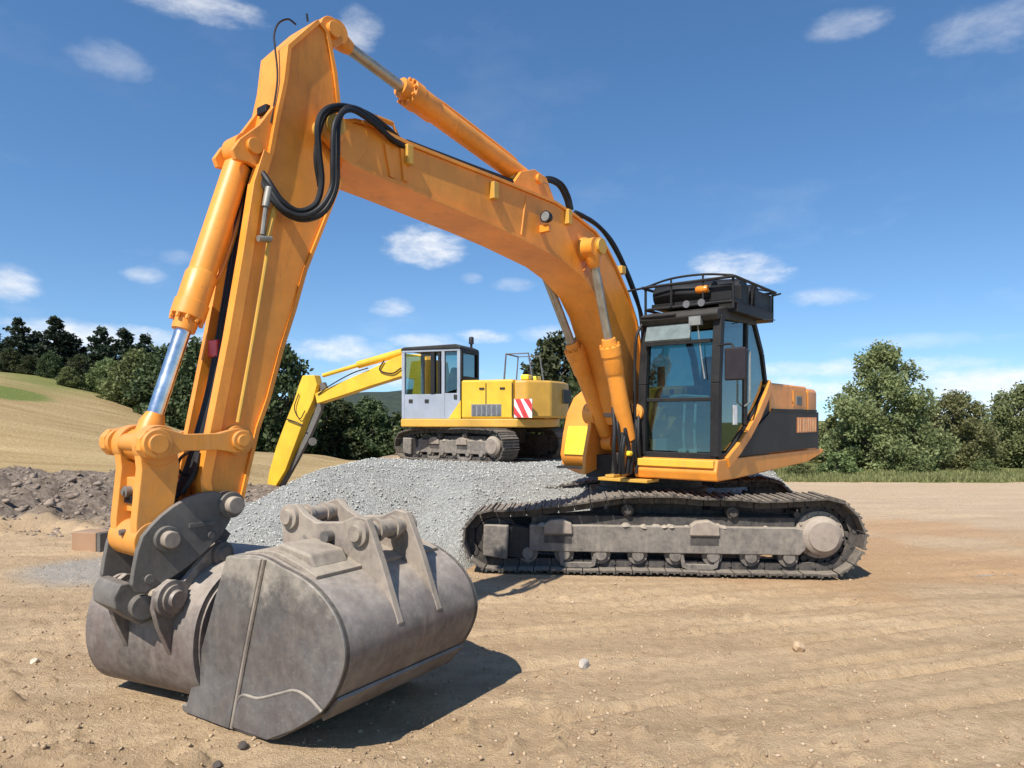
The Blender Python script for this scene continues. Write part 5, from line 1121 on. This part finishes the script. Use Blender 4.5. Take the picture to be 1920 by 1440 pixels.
put('bush', KBUSH, 1.3, 1715, 23.5, 856, 'bush at the foot of the tallest leafy tree, on its right', 'bush', 2.3, 1.3)
put('bush', KBUSH, 1.3, 1845, 24, 862, 'bush in front of the trees near the right edge', 'bush', 4.3, 1.3)
put('bush', KBUSH, 1.3, 1440, 23.5, 872, 'small bush beside the rear of the slewing platform', 'bush', 5.0, 1.3)
# between the machines
put('broadleaf_tree', KDARK, 7.0, 1040, 38, 636, 'dark round tree behind the tail of the yellow excavator', rz=1.2, sx=.95)
put('broadleaf_tree', KDARK2, 6.0, 1125, 36, 612, 'tall dark tree seen behind the big boom cylinders', rz=2.2, sx=.8)
put('broadleaf_tree', KDARK, 7.0, 512, 40, 640, 'tall dark tree right behind the dipper stick of the big excavator', rz=.4, sx=.85)
put('broadleaf_tree', KDARK2, 6.0, 440, 42, 660, 'dark tree mostly hidden by the big dipper stick', rz=1.9, sx=.9)
put('broadleaf_tree', KDARK2, 6.0, 612, 44, 742, 'low dark tree beyond the bent arm of the yellow excavator', rz=3.0, sx=1.15)
put('broadleaf_tree', KDARK, 7.0, 690, 46, 752, 'low dark tree left of the grey cab', rz=5.0, sx=1.25)
put('broadleaf_tree', KDARK2, 6.0, 780, 46, 765, 'low dark tree behind the grey cab', rz=4.0, sx=1.2)
# top of the stubble field
for (k, h, px, Y, yt, lab, sx) in (
    (KPINE, 8.5, 34, 66, 597, 'dark conifer at the left end of the row above the field', 1.0),
    (KPINE2, 8.0, 103, 64, 594, 'tallest dark conifer above the field, with a thin leading shoot', 1.15),
    (KPINE, 8.5, 190, 65, 614, 'narrow dark conifer above the dip in the field edge', 1.05),
    (KPINE2, 8.0, 232, 63, 617, 'broad dark conifer next to the narrow one above the field', 1.1),
    (KPINE, 8.5, 272, 62, 628, 'dark conifer at the right end of the row above the field', 1.0),
    (KPINE2, 8.0, -15, 67, 618, 'dark conifer cut by the left edge of the picture', 1.2),
    (KPINE, 8.5, 68, 68, 622, 'dark conifer behind the two tallest ones', 1.2),
    (KPINE2, 8.0, 148, 67, 636, 'low dark conifer between the tall and the narrow one', 1.3)):
    put('conifer', k, h, px, Y, yt, lab, 'tree', px*.1, sx*1.25)
for (k, h, px, Y, yt, lab, sx) in (
    (KDARK2, 6.0, 20, 60, 655, 'dark leafy tree below the conifers at the far left', 1.1),
    (KDARK, 7.0, 95, 58, 660, 'dark leafy tree below the tallest conifer', 1.0),
    (KGREEN, 5.5, 200, 54, 676, 'mid green leafy tree at the field edge, left of the chrome rod', 1.1),
    (KGREEN, 5.5, 262, 51, 662, 'broad mid green tree at the field edge just left of the chrome rod', 1.1),
    (KDARK2, 6.0, 150, 57, 668, 'dark leafy tree between the conifers and the green trees', 1.1),
    (KDARK2, 6.0, 318, 47, 655, 'dark green tree right behind the chrome rod', 1.0),
    (KDARK, 7.0, 372, 44, 645, 'dark tree between the chrome rod and the dipper stick', .9),
    (KDARK2, 6.0, 56, 60, 668, 'dark leafy tree under the gap between the two leftmost conifers', 1.2),
    (KDARK, 7.0, -20, 58, 660, 'dark leafy tree cut by the left edge of the picture', 1.2),
    (KGREEN, 5.5, 128, 52, 690, 'small green bush-like tree on the field edge below the conifers', 1.2)):
    put('broadleaf_tree', k, h, px, Y, yt, lab, 'tree', px*.13, sx)
# far wood and hedge bottoms that read as one mass
cl = []; rs = np.random.default_rng(5)
for k in range(150):
    Y = 70 + 25*rs.random(); px = -120 + 1400*rs.random(); x = at(px, Y); zg = ground_z(x, Y); r = 1.6 + 1.6*rs.random()
    zt_ = CAMH + (58 if px < 420 else 12)*Y/FPX - rs.random()*2; cl.append(((x, Y, max(zg+.8, zt_-r)), (r*1.5, r*1.2, r), 90))
    cl.append(((x, Y, max(zg, zt_-r*2.6)), (r*1.6, r*1.2, r*1.3), 70))
for k in range(70):
    Y = 31 + 8*rs.random(); px = 1380 + 700*rs.random(); x = at(px, Y); zg = ground_z(x, Y); r = .7 + .5*rs.random(); cl.append(((x, Y, zg+r*.9), (r*1.5, r, r), 130))
V, Q = leaf_cloud(cl, .26, rs); o = bpy.data.objects.new('undergrowth', quads('undergrowth', V, Q, LEAF_DARK)); COL.objects.link(o); tag(o, 'dark wood and hedge bottoms closing the far side of the fields', kind='stuff')
# far wooded ridge
hx = np.linspace(-420, 420, 120); hy = np.linspace(180, 420, 30); HX, HY_ = np.meshgrid(hx, hy)
HZ = -6 + 24*np.exp(-((HY_-330)/75)**2)*(.72 + .28*np.sin(HX*.012+1.2))*sstep(70, -20, HX) + fbm(HX*.12, HY_*.12, 8, 5)*5
m, nt, out_ = new_mat('wooded_hill'); c = ramp(nt, noise(nt, objco(nt), .25, 8, .75), [(.35, (.028, .045, .030)), (.7, (.075, .095, .060))]); p = N(nt, 'ShaderNodeBsdfPrincipled'); p.inputs['Roughness'].default_value = .95
nt.links.new(c, p.inputs['Base Color']); nt.links.new(bump(nt, noise(nt, objco(nt), .5, 6, .7), 1, 3.), p.inputs['Normal']); nt.links.new(p.outputs[0], out_.inputs[0])
o = grid_mesh('hills', HX, HY_, HZ, np.ones((29, 119), bool), m); tag(o, 'dark wooded ridge on the horizon', kind='structure')
# grass blades along the verge
def blades(n, fx, size, name, label, mat):
    rs = np.random.default_rng(19); X, Y = fx(rs, n); Z = level(X, Y, terrain_h(X, Y)); hgt = size*(.5+rs.random(n)); a = rs.random(n)*6.28; ln = rs.normal(size=(n, 2))*.3*hgt[:, None]; wv = .012 + .012*rs.random(n)
    B = np.stack([X, Y, Z-.02], -1); wd = np.stack([np.cos(a)*wv, np.sin(a)*wv, 0*a], -1); T = B + np.stack([ln[:,0], ln[:,1], hgt], -1)
    V = np.stack([B-wd, B+wd, T+wd*.3, T-wd*.3], 1).reshape(-1, 3); o = bpy.data.objects.new(name, quads(name, V, np.arange(4*n).reshape(n, 4), mat)); COL.objects.link(o); tag(o, label, kind='stuff')
blades(16000, lambda rs, n: ((lambda Y: (at(1320 + 700*rs.random(n), Y), Y))(19.8 + 5.2*rs.random(n)**1.3)), .12, 'grass', 'rough grass along the far edge of the dirt', leaf_mat('grass_blades', (.15, .165, .05), (.36, .33, .15), .3))

# ------------------------------------------------------------------ sky, sun, camera
SUN_AZ = Vector((-.51, -.86)); SUN_AZ.normalize(); SUN_EL = R(50)
to_sun = Vector((SUN_AZ.x*math.cos(SUN_EL), SUN_AZ.y*math.cos(SUN_EL), math.sin(SUN_EL)))
sl = bpy.data.lights.new('sun', 'SUN'); sl.energy = 4.9; sl.angle = R(.5); sl.color = (1, .955, .89)
so = bpy.data.objects.new('sun', sl); COL.objects.link(so); so.rotation_euler = (-to_sun).to_track_quat('-Z', 'Y').to_euler(); so.location = (-8, -12, 20)
w = bpy.data.worlds.new('World'); scene.world = w; w.use_nodes = True; nt = w.node_tree; nt.nodes.clear()
wo = nt.nodes.new('ShaderNodeOutputWorld'); bg = nt.nodes.new('ShaderNodeBackground'); sky = nt.nodes.new('ShaderNodeTexSky')
sky.sky_type = 'NISHITA'; sky.sun_disc = False; sky.sun_elevation = SUN_EL; sky.sun_rotation = math.atan2(to_sun.x, to_sun.y)
sky.air_density = 1.0; sky.dust_density = .0; sky.ozone_density = 2.2; sky.altitude = 100
SKYS = .10; bg.inputs['Strength'].default_value = SKYS
gen = N(nt, 'ShaderNodeTexCoord').outputs['Generated']
lift = N(nt, 'ShaderNodeVectorMath', operation='ADD'); nt.links.new(gen, lift.inputs[0]); lift.inputs[1].default_value = (0, 0, .09); nt.links.new(lift.outputs[0], sky.inputs['Vector'])
nrm = N(nt, 'ShaderNodeVectorMath', operation='NORMALIZE'); nt.links.new(gen, nrm.inputs[0]); D = nrm.outputs[0]
mp = N(nt, 'ShaderNodeMapping'); mp.inputs['Scale'].default_value = (1, 1, 2.2); nt.links.new(D, mp.inputs['Vector'])
cn = noise(nt, mp.outputs[0], 9, 9, .62, .3); cn2 = noise(nt, mp.outputs[0], 26, 8, .65)
puff = math_(nt, 'ADD', math_(nt, 'MULTIPLY', math_(nt, 'SUBTRACT', cn, .5), 3.2), math_(nt, 'MULTIPLY', math_(nt, 'SUBTRACT', cn2, .5), 1.5))
def dotv(v):
    d = N(nt, 'ShaderNodeVectorMath', operation='DOT_PRODUCT'); nt.links.new(D, d.inputs[0]); d.inputs[1].default_value = v; return d.outputs['Value']
acc = None
for (px, py, rx, ry, dens) in ((803,463,78,36,1.0),(1385,505,90,34,.95),(735,577,42,18,.6),(960,535,45,14,.35),(375,8,110,26,.6),(672,56,44,32,.5),(1590,44,60,22,.35),(1880,40,90,36,.32),(275,517,38,16,.5),(20,525,42,28,.7),
                               (215,118,55,26,.22),(1555,555,60,18,.45),(905,632,55,14,.75),(640,655,110,26,.8),(800,640,80,18,.55),(150,634,220,26,.85),(330,640,90,20,.6),(1610,690,190,20,.7),(1500,735,170,30,.85),(1790,718,160,26,.9),(1720,640,150,14,.25),(1840,770,170,36,.9),(740,700,160,28,.75),(1100,625,120,20,.5),(340,484,34,14,.25),(885,522,24,11,.3),(20,690,160,60,.6)):
    d = Vector(((px-CX)/FPX, 1, -(py-HY)/FPX)); ln = d.length; d.normalize()
    rt = Vector((d.y, -d.x, 0)).normalized(); up = rt.cross(d)
    u = dotv(rt*(FPX/rx)); v = dotv(up*(FPX/ry)); f = dotv(d)
    r2 = math_(nt, 'ADD', math_(nt, 'MULTIPLY', u, u), math_(nt, 'MULTIPLY', v, v))
    e = math_(nt, 'SUBTRACT', math_(nt, 'ADD', puff, .75), r2)
    mr = N(nt, 'ShaderNodeMapRange'); mr.interpolation_type = 'SMOOTHSTEP'; nt.links.new(e, mr.inputs['Value'])
    mr.inputs['From Min'].default_value = -.5; mr.inputs['From Max'].default_value = 1.35; mr.inputs['To Max'].default_value = dens
    k = math_(nt, 'MULTIPLY', mr.outputs[0], math_(nt, 'GREATER_THAN', f, .5))
    acc = k if acc is None else math_(nt, 'MAXIMUM', acc, k)
sz = N(nt, 'ShaderNodeSeparateXYZ'); nt.links.new(D, sz.inputs[0])
# general scatter of thin low cloud elsewhere
gsc = math_(nt, 'MULTIPLY', ramp(nt, noise(nt, mp.outputs[0], 5, 8, .6), [(.55, 0.), (.8, .45)]), ramp(nt, sz.outputs['Z'], [(.0, 1.), (.35, .25)]))
acc = math_(nt, 'MAXIMUM', acc, math_(nt, 'MULTIPLY', gsc, .5))
tint = N(nt, 'ShaderNodeHueSaturation'); tint.inputs['Saturation'].default_value = 1.19; tint.inputs['Value'].default_value = 1.2; nt.links.new(sky.outputs[0], tint.inputs['Color'])
CL = .78/SKYS
cc = mixc(nt, ramp(nt, cn2, [(.35, 0.), (.65, 1.)]), (CL*.88, CL*.91, CL*.95), (CL*1.05, CL*1.05, CL*1.05))
fin = mixc(nt, acc, tint.outputs[0], cc)
nt.links.new(fin, bg.inputs['Color']); nt.links.new(bg.outputs[0], wo.inputs[0])

cam = bpy.data.cameras.new('camera'); co_ = bpy.data.objects.new('camera', cam); COL.objects.link(co_)
co_.location = (0, 0, CAMH); co_.rotation_euler = (R(90), 0, 0)
cam.sensor_width = 36; cam.lens = 36*FPX/1920; cam.shift_y = (HY-720)/1920; cam.clip_start = .05; cam.clip_end = 3000
scene.camera = co_
vs = scene.view_settings; vs.view_transform = 'Standard'; vs.look = 'None'; vs.exposure = .45; vs.gamma = 1
scene.cycles.max_bounces = 6; scene.cycles.transparent_max_bounces = 12; scene.cycles.use_denoising = True
